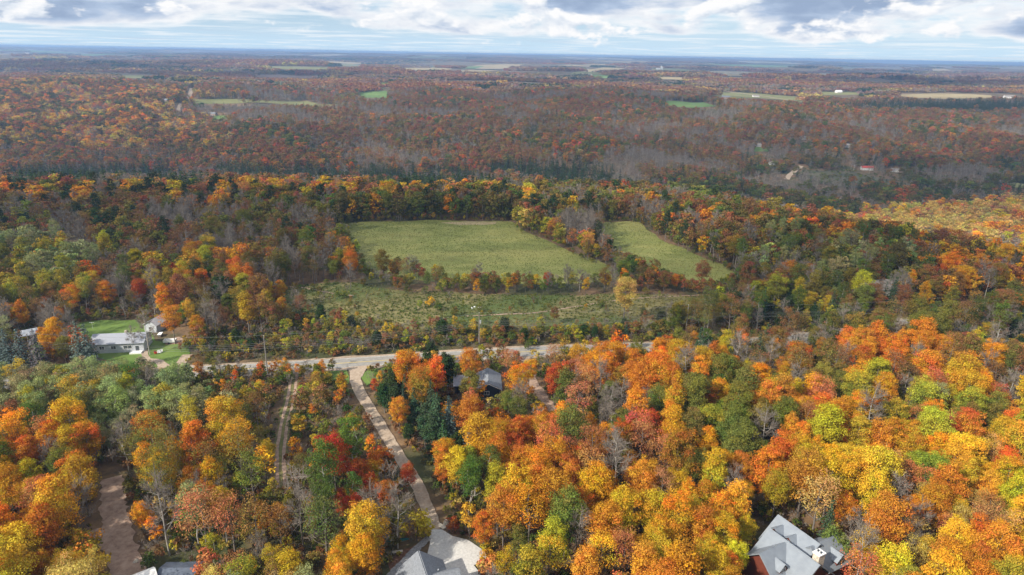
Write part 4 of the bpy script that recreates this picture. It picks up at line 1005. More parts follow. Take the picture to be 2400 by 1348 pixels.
# ------------------------------------------------------------------ place the trees: the ones that show largest singly, the rest as one wood
CAP = dict(maple=285, thin_maple=130, poplar=110, bare=150, spruce=60, cedar=50, pine=30, shrub=170, bare_shrub=80, sapling=200)
NAME = dict(maple=('maple_tree', 'maple tree'), thin_maple=('thinning_tree', 'thinning tree'), poplar=('poplar_tree', 'poplar tree'), bare=('bare_tree', 'bare tree'), spruce=('spruce_tree', 'spruce tree'),
            cedar=('evergreen_tree', 'evergreen'), pine=('pine_tree', 'pine tree'), shrub=('shrub', 'shrub'), bare_shrub=('bare_shrub', 'bare shrub'), sapling=('young_tree', 'young tree'))
NOUN = dict(maple='full-crowned maple', thin_maple='half-bare tree', poplar='slim-trunked poplar', bare='leafless tree', spruce='pointed spruce', cedar='dense evergreen', pine='plumy pine',
            shrub='leafy shrub', bare_shrub='leafless shrub', sapling='young tree')


def side(line, x, y):
    P = np.array([p[:2] for p in line]); o = np.argsort(P[:, 1])
    return x - np.interp(y, P[o, 1], P[o, 0])


ROADP = np.array([p[:2] for p in ROAD])


def place_of(x, y):
    if y > np.interp(x, ROADP[:, 0], ROADP[:, 1]):
        if inpoly(np.array([x]), np.array([y]), LOWER)[0] or (-100 < x < 45 and y < 300): return 'in the scrub between the paved road and the meadow'
        if x < -60: return 'in the woods beyond the bungalow' if y > 225 else 'around the bungalow'
        if x < 60 and y > 280: return 'along the edges of the hay meadow'
        return 'on the wooded slope by the pale-roofed houses'
    if side(DRIVE, x, y) > 0:
        if x < 22 and y > 150: return 'around the dark blue cabin'
        if y < 125 and x > 25: return 'in the woods around the log house'
        if y < 128: return 'beside the paved court'
        return 'in the woods between the cabin and log house'
    if side(TRACK, x, y) > 0: return 'between the rutted track and gravel driveway'
    if side(WDRIVE, x, y) > 0: return 'between the dirt driveway and rutted track'
    return 'in the woods past the dirt driveway'


LANDMARK = [(g_[0], g_[1], nm_) for g_, nm_ in [(ground(px_, py_), nm_) for px_, py_, nm_ in (
    (275, 820, 'white bungalow'), (370, 775, 'white outbuilding'), (68, 797, 'white garden shed'), (403, 790, 'dense orange maple'), (1110, 920, 'navy cabin'), (1850, 1320, 'log house'), (985, 1330, 'shingled house'),
    (1080, 1300, 'paved court'), (425, 1345, 'dark-roofed shed'), (325, 1348, 'white-roofed shed'), (840, 870, 'gravel driveway mouth'), (870, 960, 'gravel driveway bend'), (950, 1090, 'narrow gravel driveway'), (1010, 1210, 'driveway end rock'),
    (690, 885, 'rutted track mouth'), (664, 1010, 'rutted track'), (660, 1140, 'rutted track end'), (268, 1170, 'leafy dirt driveway'), (215, 1260, 'dirt turning place'), (82, 868, 'transformer pole'), (627, 872, 'roadside pole'), (1123, 812, 'scrub pole'),
    (1606, 790, 'wood-edge pole'), (1250, 900, 'cabin driveway'), (1990, 700, 'pale gabled house'), (2078, 690, 'long country house'), (1466, 735, 'lone tan tree'), (897, 640, 'round olive meadow tree'), (1385, 590, 'lit hedgerow end'),
    (1000, 590, 'hay meadow'), (1640, 630, 'second meadow'), (800, 720, 'rough meadow'), (1300, 730, 'meadow path'), (628, 700, 'round dark evergreen'), (520, 720, 'broad dark evergreen'), (2100, 680, 'huge olive tree'), (2200, 985, 'feathery pale tree'),
    (1300, 930, 'red driveway maple'), (1480, 1010, 'lone bare grey tree'), (1790, 1080, 'pale bare snag'), (2030, 1340, 'yellow house maple'), (1025, 1040, 'tall green spruce'), (1098, 1080, 'short blue spruce'), (1150, 1150, 'soft green poplar'),
    (555, 1080, 'round golden maple'), (290, 1080, 'pale-limbed bare tree'), (185, 1240, 'large bare driveway tree'), (30, 1030, 'rust red maple'), (1010, 710, 'bright yellow shrub'), (515, 880, 'bare roadside tree'), (2010, 1080, 'yellow green maple'),
    (820, 670, 'pale spreading tree'), (1040, 519, 'straw patch'), (1240, 830, 'road bend'), (240, 870, 'poplar stand'), (2390, 760, 'slope pole'))]]


def near_names(x, y):
    o = sorted(LANDMARK, key=lambda q: (q[0] - x) ** 2 + (q[1] - y) ** 2)[:2]
    return f'near the {o[0][2]} and the {o[1][2]}'


TA = np.array([(t[0], t[1], t[2] + PROTO[t[3]][t[4]]['H'] * t[5] * .6) for t in TREES])
tpx, tpy, tz = proj(TA)
size = np.array([PROTO[t[3]][t[4]]['H'] * t[5] for t in TREES]) * FPX / tz
size[(tpx < -25) | (tpx > 2425) | (tpy > 1375)] = 0
# a quick visibility estimate: trees wholly behind nearer crowns do not show
rxs = np.array([PROTO[t[3]][t[4]]['rx'] * t[5] for t in TREES]) * FPX / tz
vis = np.ones(len(TREES), bool)
od = np.argsort(tz)
cell = np.full((340, 610), 1e9)
for k in od:
    x0, x1 = int(max(0, (tpx[k] - rxs[k] * .8) / 4)), int(min(609, (tpx[k] + rxs[k] * .8) / 4)); hh = size[k] * .36
    y0, y1 = int(max(0, (tpy[k] - hh) / 4)), int(min(339, (tpy[k] + hh) / 4))
    if x1 <= x0 or y1 <= y0 or size[k] == 0: continue
    a = cell[y0:y1 + 1, x0:x1 + 1]; free = (a > tz[k]).mean(); vis[k] = free > .25
    if 'bare' not in TREES[k][3]: a[a > tz[k]] = tz[k]
score = size * vis
single = np.zeros(len(TREES), bool)
single[:NHERO] = size[:NHERO] > 0
for kind, cap in CAP.items():
    ix = [k for k in range(len(TREES)) if TREES[k][3] == kind and score[k] > 8]
    ix.sort(key=lambda k: -score[k] - 1e4 * single[k])
    for k in ix[:cap]: single[k] = True

for k in np.nonzero(single)[0]:
    x, y, z, kind, v, s, rz, tint, inner, ck, lab = TREES[k]
    P = PROTO[kind][v]; nm, cat = NAME[kind]; pl = place_of(x, y)
    col = '' if 'bare' in kind else COLNAME[ck] + ' '
    if lab is None:
        pl2 = near_names(x, y)
        sz = '' if kind in ('shrub', 'bare_shrub', 'sapling') else ('tall ' if s > 1.05 else ('small ' if s < .72 else ''))
        lab = f'{sz}{col}{NOUN[kind]} {pl2}'
    root = thing(nm, lab, cat, (x, y, z), rz, f'{cat}s near the {near_names(x, y).split(" the ")[1].replace(" and", "")}')
    root.scale = (s * float(rng.uniform(.9, 1.1)), s * float(rng.uniform(.9, 1.1)), s)
    a = link('trunk', P['trunk'], root); b = link('twigs' if 'bare' in kind else 'crown', P['crown'], root)
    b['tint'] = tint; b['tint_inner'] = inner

# look-alikes with the same neighbours are told apart by their height
same = {}
for o in COL.objects:
    if o.type == 'EMPTY' and o.parent is None and 'near the' in o.get('label', '') and o.get('category', '').split()[-1] in ('tree', 'shrub', 'evergreen'): same.setdefault(o['label'], []).append(o)
for lab, lst in same.items():
    if len(lst) < 2: continue
    lst.sort(key=lambda o: -o.scale[2]); base = lab[5:] if lab.startswith('tall ') else lab[6:] if lab.startswith('small ') else lab
    tag_ = 'tall ' if lab.startswith('tall ') else 'small ' if lab.startswith('small ') else ''
    for k, o in enumerate(lst):
        w_ = ('taller' if k == 0 else 'shorter') if len(lst) == 2 else 'tallest' if k == 0 else 'shortest' if k == len(lst) - 1 else 'middle-sized'
        o['label'] = f'{w_} {tag_ or ""}{base}' if len(f'{w_} {tag_}{base}'.split()) <= 16 else f'{w_} {base}'

# points of the wood: nearer rest of the trees, the valley, the far hillside, groves to the horizon
pts = []            # x y z kind variant scale rz tint inner
for k in np.nonzero(~single)[0]:
    x, y, z, kind, v, s, rz, tint, inner, ck, lab = TREES[k]
    pts.append((x, y, z, 'near_' + kind if math.hypot(x, y) < 290 else kind, None, s * PROTO[kind][0]['H'], rz, tint, inner))


def wood_points(d0, d1, sp, hscale, kinds=None):
    y1, y0 = d1, d0
    ny = int((y1 - y0) / sp); out = []
    for r_ in range(ny):
        y = y0 + r_ * sp; hw = y * .80 + 40; nx = int(2 * hw / sp)
        xs = -hw + sp * (np.arange(nx) + .5 * (r_ % 2)) + rng.uniform(-.45, .45, nx) * sp
        ys = y + rng.uniform(-.45, .45, nx) * sp
        out.append(np.stack([xs, ys], 1))
    Q = np.concatenate(out)
    bad = Q[:, 1] < np.interp(Q[:, 0], EDGE_X, EDGE_Y) + 30
    for f in FIELDS:
        bad |= inpoly(Q[:, 0], Q[:, 1], f)
    for ln, wd in FAR_ROADS: bad |= seg_dist(Q[:, 0], Q[:, 1], ln) < wd * .5 + 5
    for (bx_, by_, br) in FARM: bad |= np.hypot(Q[:, 0] - bx_, Q[:, 1] - by_) < br
    qz_ = height(Q[:, 0], Q[:, 1])
    for up_ in (7., 13.):
        ax_, ay_, _ = proj(np.stack([Q[:, 0], Q[:, 1], qz_ + up_], 1))
        for f in OPEN_PX: bad |= inpoly(ax_, ay_, f)
    return Q[~bad]


FARM_PX = [(820, 217, 'red', 26, 9), (65, 126, 'white', 40, 12), (284, 132, 'white', 40, 10), (254, 160, 'white', 22, 8), (498, 271, 'brown', 17, 6), (289, 257, 'white', 13, 3.5), (1965, 218, 'dome', 17, 10), (1543, 163, 'silo', 26, 12),
           (1701, 232, 'brown', 18, 7), (385, 239, 'brown', 16, 6), (1886, 327, 'white', 13, 5), (1986, 345, 'white', 13, 5), (2031, 398, 'red', 15, 5), (2096, 402, 'white', 9, 4), (1776, 343, 'white', 9, 4), (1810, 386, 'white', 9, 4),
           (1771, 228, 'white', 16, 6), (1376, 178, 'white', 40, 8), (470, 182, 'white', 20, 8), (1144, 209, 'white', 12, 5), (2365, 230, 'white', 24, 7), (750, 212, 'white', 14, 6), (1900, 236, 'white', 12, 4), (590, 172, 'white', 14, 6)]
OPEN_PX = []
for f in FIELDS:
    P_ = np.array([(p[0], p[1], float(height(p[0], p[1]))) for p in f]); a_, b_, _ = proj(P_); c0, c1 = a_.mean(), b_.mean()
    OPEN_PX.append([(c0 + (u - c0) * .94, c1 + (v - c1) * .86) for u, v in zip(a_, b_)])
for ln, wd in FAR_ROADS:
    P_ = np.array([(p[0], p[1], float(height(p[0], p[1]))) for p in ln]); a_, b_, z_ = proj(P_); h_ = wd * .35 * FPX / z_.mean()
    OPEN_PX.append([(u - h_, v) for u, v in zip(a_, b_)] + [(u + h_, v) for u, v in zip(a_[::-1], b_[::-1])])
for q in FARM_PX:
    OPEN_PX.append([(q[0] - 7, q[1] - 4), (q[0] + 7, q[1] - 4), (q[0] + 7, q[1] + 1), (q[0] - 7, q[1] + 1)])
FARM = []
for q in FARM_PX:
    g = ground(q[0], q[1]); FARM.append((g[0], g[1], max(q[3] * .9, 12)))

Q = wood_points(300, 1750, 8.2, 1.)
qz = height(Q[:, 0], Q[:, 1])
fpx, fpy, _ = proj(np.stack([Q[:, 0], Q[:, 1], qz + 8], 1))
# stands: species drift over the hill in patches
stand = np.sin(Q[:, 0] / 47. + 1.3 * np.sin(Q[:, 1] / 83.)) + np.sin(Q[:, 1] / 61. + 1.7 * np.sin(Q[:, 0] / 97.)) + rng.normal(0, .35, len(Q))
ids = pick(FBLOB, fpx, fpy)
du = drift(Q[:, 0], Q[:, 1], 34., .16)
brushy = np.zeros(len(Q), bool)
for f in BRUSH: brushy |= inpoly(Q[:, 0], Q[:, 1], f)
for k in range(len(Q)):
    pal = FBLOB[ids[k]][0]
    if pal in ('hill', 'hillRed') and stand[k] > .9: pal = 'hillBare'
    kind, ck = pick_species(pal, du[k])
    if brushy[k]: kind, ck = ('shrub', 'DK') if rng.random() < .6 else (('bare_shrub', 'GY') if rng.random() < .7 else ('shrub', 'OL'))
    H = {'shrub': 4., 'bare_shrub': 4, 'sapling': 8, 'bare': 14}.get(kind, 15.) * rng.uniform(.75, 1.2)
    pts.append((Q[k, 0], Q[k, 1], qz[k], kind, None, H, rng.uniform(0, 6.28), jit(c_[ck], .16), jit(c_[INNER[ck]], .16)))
for d0, d1, sp, s in ((1750, 2700, 34, .78), (2700, 4600, 62, 1.25), (4600, 9500, 130, 2.4), (9500, 19000, 270, 4.9)):
    Q = wood_points(d0, d1, sp, s)
    keep = (np.sin(Q[:, 0] / (d0 * .11) + 1.9 * np.sin(Q[:, 1] / (d0 * .23))) + np.sin(Q[:, 1] / (d0 * .07) + Q[:, 0] / (d0 * .31)) + rng.normal(0, .3, len(Q))) > -1.0
    Q = Q[keep]; qz = height(Q[:, 0], Q[:, 1])
    tone = np.sin(Q[:, 0] / (d0 * .09) + 3 * np.sin(Q[:, 1] / (d0 * .2))) + rng.normal(0, .8, len(Q))
    for k in range(len(Q)):
        ck = 'RU' if tone[k] > .7 else 'BR' if tone[k] > -.2 else 'GY' if tone[k] > -1.0 else ('DG' if rng.random() < .6 else 'OL')
        if rng.random() < .06: ck = 'TA'
        pts.append((Q[k, 0], Q[k, 1], qz[k] - 1.0 * (s > 1) - 3 * (s > 2), 'grove', None, 15 * s, rng.uniform(0, 6.28), jit(c_[ck], .12), jit(c_['BR' if ck != 'DG' else 'DG'], .12)))

protos = bpy.data.collections.new('wood_shapes')
first, cnt, href = {}, {}, {}
n = 0
for kind, lst in LO.items():
    first[kind] = n; cnt[kind] = len(lst)
    for (me, H, rx) in lst:
        o = bpy.data.objects.new(f'wood_shape_{n:03d}', me); protos.objects.link(o); n += 1
    href[kind] = lst[0][1]
N = len(pts)
me = bpy.data.meshes.new('forest'); me.vertices.add(N)
me.vertices.foreach_set('co', np.array([p[:3] for p in pts], np.float32).ravel())


def attr(name, typ, key, data):
    a = me.attributes.new(name, typ, 'POINT'); a.data.foreach_set(key, np.ascontiguousarray(data).ravel())


attr('variant', 'INT', 'value', np.array([first[p[3]] + int(rng.integers(cnt[p[3]])) for p in pts], np.int32))
sv = np.array([p[5] / href[p[3]] for p in pts], np.float32)
wide = np.where(np.hypot([p[0] for p in pts], [p[1] for p in pts]) > 430, 1.28, 1.0)
attr('size', 'FLOAT_VECTOR', 'vector', np.stack([sv * wide * rng.uniform(.85, 1.18, N), sv * wide * rng.uniform(.85, 1.18, N), np.array([1. if p[3] == 'grove' and p[5] > 16 else 0 for p in pts]) * np.minimum(sv, 1.15) + np.array([0 if p[3] == 'grove' and p[5] > 16 else 1. for p in pts]) * sv], 1).astype(np.float32))
attr('turn', 'FLOAT_VECTOR', 'vector', np.stack([np.zeros(N), np.zeros(N), np.array([p[6] for p in pts])], 1).astype(np.float32))
attr('tint', 'FLOAT_COLOR', 'color', np.concatenate([np.array([p[7] for p in pts]), np.ones((N, 1))], 1).astype(np.float32))
attr('tint_inner', 'FLOAT_COLOR', 'color', np.concatenate([np.array([p[8] for p in pts]), np.ones((N, 1))], 1).astype(np.float32))
forest = link('forest', me, kind='stuff', label='mixed autumn woodland running over the valley to the horizon', category='forest')


def instancer(obj, coll):
    ng = bpy.data.node_groups.new(obj.name + '_scatter', 'GeometryNodeTree')
    ng.interface.new_socket('Geometry', in_out='INPUT', socket_type='NodeSocketGeometry')
    ng.interface.new_socket('Geometry', in_out='OUTPUT', socket_type='NodeSocketGeometry')
    gi = ng.nodes.new('NodeGroupInput'); go = ng.nodes.new('NodeGroupOutput')
    ci = ng.nodes.new('GeometryNodeCollectionInfo'); ci.inputs[0].default_value = coll
    ci.inputs['Separate Children'].default_value = True; ci.inputs['Reset Children'].default_value = True
    ip = ng.nodes.new('GeometryNodeInstanceOnPoints'); ip.inputs['Pick Instance'].default_value = True

    def at(nm, ty):
        nd = ng.nodes.new('GeometryNodeInputNamedAttribute'); nd.data_type = ty; nd.inputs[0].default_value = nm
        return nd.outputs['Attribute']
    L = ng.links.new
    L(gi.outputs[0], ip.inputs['Points']); L(ci.outputs[0], ip.inputs['Instance']); L(at('variant', 'INT'), ip.inputs['Instance Index'])
    er = ng.nodes.new('FunctionNodeEulerToRotation'); L(at('turn', 'FLOAT_VECTOR'), er.inputs[0]); L(er.outputs[0], ip.inputs['Rotation'])
    L(at('size', 'FLOAT_VECTOR'), ip.inputs['Scale']); L(ip.outputs[0], go.inputs[0])
    md = obj.modifiers.new('scatter', 'NODES'); md.node_group = ng


instancer(forest, protos)
print('TREES', len(TREES), 'single', int(single.sum()), 'wood points', N, {k: int(sum(single[i] for i in range(len(TREES)) if TREES[i][3] == k)) for k in CAP})

# ------------------------------------------------------------------ grass tufts and undergrowth (uncountable)
def tuft(seed, n=16, h=.75, rad=.45):
    r = np.random.default_rng(seed); V, F, L = [], [], []
    for k in range(n):
        a = r.uniform(0, 6.28); q = rad * math.sqrt(r.random()); b = np.array([math.cos(a) * q, math.sin(a) * q, 0]); hh = h * r.uniform(.5, 1.1)
        lean = np.array([math.cos(a), math.sin(a), 0]) * hh * r.uniform(.15, .5); s = np.array([-math.sin(a), math.cos(a), 0]) * .10
        k0 = len(V); V += [b - s, b + s, b + s * .4 + lean + [0, 0, hh], b - s * .4 + lean + [0, 0, hh]]; F.append((k0, k0 + 1, k0 + 2, k0 + 3)); L += [[r.random(), r.random(), .9]] * 4
    me = mesh_from('tuft', np.array(V), np.array(F), (M['leaf'],)); set_lv(me, np.array(L)); return me


def scatter(name, meshes, P, sizes, tints, label):
    coll = bpy.data.collections.new(name + '_shapes')
    for k, m_ in enumerate(meshes): coll.objects.link(bpy.data.objects.new(f'{name}_shape_{k:02d}', m_))
    m2 = bpy.data.meshes.new(name); n = len(P); m2.vertices.add(n); m2.vertices.foreach_set('co', P.astype(np.float32).ravel())
    def at(nm, ty, key, d):
        a = m2.attributes.new(nm, ty, 'POINT'); a.data.foreach_set(key, np.ascontiguousarray(d).ravel())
    at('variant', 'INT', 'value', rng.integers(0, len(meshes), n).astype(np.int32))
    at('size', 'FLOAT_VECTOR', 'vector', (sizes[:, None] * rng.uniform(.8, 1.2, (n, 3))).astype(np.float32))
    at('turn', 'FLOAT_VECTOR', 'vector', np.stack([np.zeros(n), np.zeros(n), rng.uniform(0, 6.28, n)], 1).astype(np.float32))
    t4 = np.concatenate([tints, np.ones((n, 1))], 1).astype(np.float32)
    at('tint', 'FLOAT_COLOR', 'color', t4); at('tint_inner', 'FLOAT_COLOR', 'color', t4 * np.array([.8, .85, .8, 1], np.float32))
    o = link(name, m2, kind='stuff', label=label, category='grass' if 'grass' in name else 'undergrowth')
    instancer(o, coll)


def fill(polys, dens):
    out = []
    for p in polys:
        A_ = np.array([q[:2] for q in p]); lo, hi = A_.min(0), A_.max(0); n = int((hi - lo).prod() * dens)
        S = rng.uniform(lo, hi, (n, 2)); out.append(S[inpoly(S[:, 0], S[:, 1], p)])
    return np.concatenate(out)


tufts = [tuft(300 + k) for k in range(4)]
S1 = fill([MEADOW, MEADOW2], 1.1); S2 = fill([LOWER], .8)
S = np.concatenate([S1, S2])
patch = np.sin(S[:, 0] / 9. + 2 * np.sin(S[:, 1] / 17.)) + np.sin(S[:, 1] / 7. - S[:, 0] / 23.) + rng.normal(0, .5, len(S))
tn = np.where(patch[:, None] > .7, np.array([[.27, .245, .09]]), np.where(patch[:, None] > -.6, np.array([[.17, .19, .048]]), np.array([[.135, .175, .042]]))) * rng.normal(1, .15, (len(S), 1))
zs = height(S[:, 0], S[:, 1]) + .08
sz_ = np.where(np.arange(len(S)) < len(S1),   .30, .60) * rng.uniform(.6, 1.3, len(S))
scatter('meadow_grass', tufts, np.stack([S[:, 0], S[:, 1], zs], 1), sz_, np.clip(tn, .01, 1), 'tufts of dry and green grass over the meadows')

n = 20000
uy = 60 + 190 * rng.random(n) ** .8; ux = rng.uniform(-1, 1, n) * (uy * .8 + 25)
ok = np.ones(n, bool)
for q in CLEAR: ok &= ~inpoly(ux, uy, q)
for ln, wd in ROADS: ok &= seg_dist(ux, uy, ln) > wd * .72
ux, uy = ux[ok], uy[ok]
pal_u = np.array([c_['OL'], c_['BR'], c_['RU'], c_['GR'], c_['TA'], c_['YG'], c_['DK']])
tu = pal_u[rng.choice(7, len(ux), p=[.24, .2, .12, .16, .08, .1, .1])] * rng.normal(.9, .15, (len(ux), 1))
und = [LO['shrub'][0][0], LO['shrub'][1][0], LO['bare_shrub'][0][0], tufts[0]]
scatter('undergrowth', und, np.stack([ux, uy, height(ux, uy)], 1), rng.uniform(.22, .80, len(ux)), np.clip(tu, .01, 1), 'low brush and weeds between the trees')


# ------------------------------------------------------------------ buildings
def chevron(mb, p0, p1, hw, drop, th=.22, over=0.0):
    """gable roof over a horizontal ridge p0-p1"""
    p0 = Vector(p0); p1 = Vector(p1); d = (p1 - p0).normalized(); n = Vector((-d.y, d.x, 0)); p0 = p0 - d * over; p1 = p1 + d * over
    for s in (1, -1):
        e = n * hw * s - Vector((0, 0, drop))
        q = [p0, p0 + e, p1 + e, p1] if s > 0 else [p1, p1 + e, p0 + e, p0]
        mb.slab(q, th)
    return mb


def gable_walls(mb, p0, p1, hw, zr, ze, z0=0.0):
    """walls with gable ends under a ridge from p0 to p1 (ridge height zr, eaves ze)"""
    p0 = Vector((p0[0], p0[1], 0)); p1 = Vector((p1[0], p1[1], 0)); d = (p1 - p0).normalized(); n = Vector((-d.y, d.x, 0)) * hw
    V = []
    for p in (p0, p1):
        V += [(*(p - n).xy, z0), (*(p + n).xy, z0), (*(p + n).xy, ze), (*p.xy, zr), (*(p - n).xy, ze)]
    mb.add(V, [(0, 4, 3, 2, 1), (5, 6, 7, 8, 9), (0, 5, 9, 4), (1, 2, 7, 6), (2, 3, 8, 7), (4, 9, 8, 3)])
    return mb


def window(parent, x, y, z, w_, h_, axis, out, frame='trim_w', name='window'):
    """a framed window on a wall; axis 'x' lies along x facing out (+1/-1) in y, axis 'y' along y facing out in x"""
    def bx(mb, a0, a1, z0, z1, d0, d1):
        d0, d1 = sorted((d0 * out, d1 * out))
        return mb.box(x + a0, x + a1, y + d0, y + d1, z + z0, z + z1) if axis == 'x' else mb.box(x + d0, x + d1, y + a0, y + a1, z + z0, z + z1)
    fr = MB(); t = .09
    bx(fr, -w_ / 2, w_ / 2, -h_ / 2, -h_ / 2 + t, -.02, .07); bx(fr, -w_ / 2, w_ / 2, h_ / 2 - t, h_ / 2, -.02, .07)
    bx(fr, -w_ / 2, -w_ / 2 + t, -h_ / 2 + t, h_ / 2 - t, -.02, .07); bx(fr, w_ / 2 - t, w_ / 2, -h_ / 2 + t, h_ / 2 - t, -.02, .07)
    bx(fr, -.03, .03, -h_ / 2 + t, h_ / 2 - t, -.02, .055)
    o = fr.build(name, M[frame], parent)
    gl = MB(); bx(gl, -w_ / 2 + t * .9, w_ / 2 - t * .9, -h_ / 2 + t * .9, h_ / 2 - t * .9, -.02, .03); gl.build('pane', M['glass'], o)
    return o


def house(name, label, cat, loc, rz, L, W, ze, zr, wall, roof, wins=(), door=None, over=.45, chimney=None, found=True, group=None):
    r = thing(name, label, cat, loc, rz, group)
    gable_walls(MB(), (-L / 2, 0), (L / 2, 0), W / 2, zr, ze, -.3).build('wall', M[wall], r)
    sl = (zr - ze) / (W / 2); hw = W / 2 + over
    rf = chevron(MB(), (-L / 2, 0, zr + .2), (L / 2, 0, zr + .2), hw, sl * hw, .18, over).build('roof', M[roof], r)
    if chimney:
        MB().box(chimney[0] - .35, chimney[0] + .35, chimney[1] - .3, chimney[1] + .3, zr - 1.4, zr + .9).build('chimney', M['stone'], rf)
    for (a, b, c, w_, h_) in wins:
        if a == 'front': window(r, b, -W / 2, c, w_, h_, 'x', -1)
        if a == 'back': window(r, b, W / 2, c, w_, h_, 'x', 1)
        if a == 'end': window(r, L / 2, b, c, w_, h_, 'y', 1)
        if a == 'start': window(r, -L / 2, b, c, w_, h_, 'y', -1)
    if door is not None:
        d = MB().box(door - .5, door + .5, -W / 2 - .05, -W / 2 + .02, 0, 2.1).build('door', M['glass' if wall == 'siding_w' else 'trim_w'], r)
        MB().box(door + .34, door + .42, -W / 2 - .1, -W / 2 - .051, 1.0, 1.1).build('handle', M['metal_l'], d)
    return r


def at_px(px, py, lift=0): g = ground(px, py, lift); return (float(g[0]), float(g[1]), float(g[2]))


# white bungalow and its outbuildings
b = house('bungalow', 'long white bungalow with a pale grey shingle roof beside blue spruces', 'house', (-125.3, 201.6, float(height(-125, 201))), math.radians(9), 15.5, 7.6, 3.1, 4.9, 'siding_w', 'shingle_l',
          [('front', 3.0, 1.9, 2.6, 1.3), ('front', -1.2, 1.9, 1.6, 1.2), ('front', -4.6, 1.9, 1.6, 1.2), ('end', 0, 1.9, 1.2, 1.1)], 5.8, chimney=(1.5, .6))
st = MB()
st.box(3.9, 7.4, -5.6, -3.86, .0, .55); st.build('porch', M['trim_w'], b)
house('outbuilding', 'small white outbuilding with a pale roof partly behind the orange maple', 'shed', at_px(370, 770), math.radians(80), 7, 4.6, 2.6, 3.9, 'siding_w', 'metal_l', [('start', 0, 1.6, .9, 1.0)])
house('garden_shed', 'small white shed half hidden between blue spruces', 'shed', at_px(68, 797), math.radians(40), 5, 3.6, 2.3, 3.4, 'siding_w', 'metal_l', [('front', 0, 1.4, .8, .8)])

# dark cabin with a deck
z0 = float(height(-8, 174))
cb_ = thing('cabin', 'dark navy cabin with a grey roof and a railed wooden deck', 'house', (-6.0, 171.6, z0), math.radians(4))
gable_walls(MB(), (0, 0), (0, 9), 3.2, 4.9, 3.3, .5).build('wall', M['navy'], cb_)
gable_walls(MB(), (-3.19, 5.6), (-9.6, 5.6), 2.9, 4.6, 3.1, .5).build('wall', M['navy'], cb_)
MB().box(-3.15, 3.15, .05, 8.95, -.4, .5).build('foundation', M['stone'], cb_)
chevron(MB(), (0, 0, 5.1), (0, 9, 5.1), 3.7, 1.87, .16, .5).build('roof', M['shingle'], cb_)
chevron(MB(), (-10, 5.6, 4.8), (-1.5, 5.6, 4.8), 3.4, 1.78, .16, 0).build('roof', M['shingle_l'], cb_)
window(cb_, -.6, 0, 2.0, 1.5, 1.2, 'x', -1)
tr_ = MB()
for s in (-1, 1): tr_.slab([(0, -.52, 5.08), (s * 3.72, -.52, 3.2), (s * 3.72, -.52, 3.0), (0, -.52, 4.88)][::s], .06)
tr_.build('fascia', M['trim_w'], cb_)
dk = MB().box(-12.9, -9.65, 2.0, 8.2, 1.0, 1.15).build('deck', M['deck'], cb_)
for (x0, x1, y0, y1) in ((-12.9, -9.7, 2.0, 2.1), (-12.9, -12.8, 2.1, 8.1), (-12.9, -9.7, 8.1, 8.2)):
    rl = MB(); rl.box(x0, x1, y0, y1, 2.0, 2.1); k = 8
    for q in range(k + 1):
        xx_, yy_ = x0 + (x1 - .1 - x0) * q / k, y0 + (y1 - .1 - y0) * q / k
        if x1 - x0 > y1 - y0: rl.box(xx_, xx_ + .07, y0 + .01, y1 - .01, 1.15, 2.0)
        else: rl.box(x0 + .01, x1 - .01, yy_, yy_ + .07, 1.15, 2.0)
    rl.build('railing', M['deck'], dk)
for (x_, y_) in ((-12.7, 2.2), (-12.7, 8.0), (-10, 2.2), (-10, 8.0)): MB().box(x_ - .1, x_ + .1, y_ - .1, y_ + .1, -.4, 1.0).build('post', M['deck'], dk)
pt = thing('patio_set', 'white patio table and chairs standing on the cabin deck', 'patio table', (0, 0, 0)); pt.location = cb_.matrix_basis @ Vector((-11.3, 5.0, 1.15))
MB().tube([(0, 0, .68), (0, 0, .74)], .65, 12).build('tabletop', M['trim_w'], pt); MB().tube([(0, 0, 0), (0, 0, .68)], .06, 6).build('pedestal', M['metal_l'], pt)

# log house: parallel ridges, cross gables, dormers, stone chimney
lx, ly = 49.4, 106.6
lz = float(height(lx, ly))
u_ang = math.atan2(-.875, .484)
lh = thing('log_house', 'red-brown log house with grey standing-seam roofs, dormers and stone chimney', 'house', (lx, ly, lz), u_ang)
LZ = 8.2


def seam_lines(root, p0, p1, hw, drop, sides=(1, -1)):
    """raised ribs on a metal roof"""
    p0 = Vector(p0); p1 = Vector(p1); d = (p1 - p0); L = d.length; d.normalize(); n = Vector((-d.y, d.x, 0)); mb = MB()
    for s in sides:
        k = int(L / .55)
        for q in range(k + 1):
            o = p0 + d * (L * q / k); e = o + n * hw * s - Vector((0, 0, drop)); up = Vector((0, 0, .05))
            mb.add([o - d * .02, o + d * .02, e + d * .02, e - d * .02, o + up, e + up], [(0, 4, 5, 3), (1, 2, 5, 4), (0, 1, 4), (2, 3, 5)])
    ob = mb.build('seam', M['seam'], root); ob['kind'] = 'stuff'


def wing(p0, p1, hw, zr, ze, over=.5, ribs=(1, -1)):
    gable_walls(MB(), p0, p1, hw - .5, zr - .45, ze - .05, -.3).build('wall', M['log'], lh)
    sl = (zr - ze) / hw
    a = Vector((*p0, zr)); c = Vector((*p1, zr)); d = (c - a).normalized()
    r_ = chevron(MB(), a, c, hw, zr - ze, .18, over).build('roof', M['seam'], lh)
    seam_lines(r_, a - d * over, c + d * over, hw, zr - ze, ribs)
    return r_


wing((0, 0), (10.2, 0), 5.0, LZ, 4.0)
wing((-2.0, 4.6), (6.6, 4.6), 4.6, LZ + .05, 4.3)
wing((3.6, 0.0), (3.6, -6.6), 4.0, LZ - .12, 4.6)
wing((6.4, 3.4), (6.4, 9.6), 3.7, LZ - .4, 4.4)


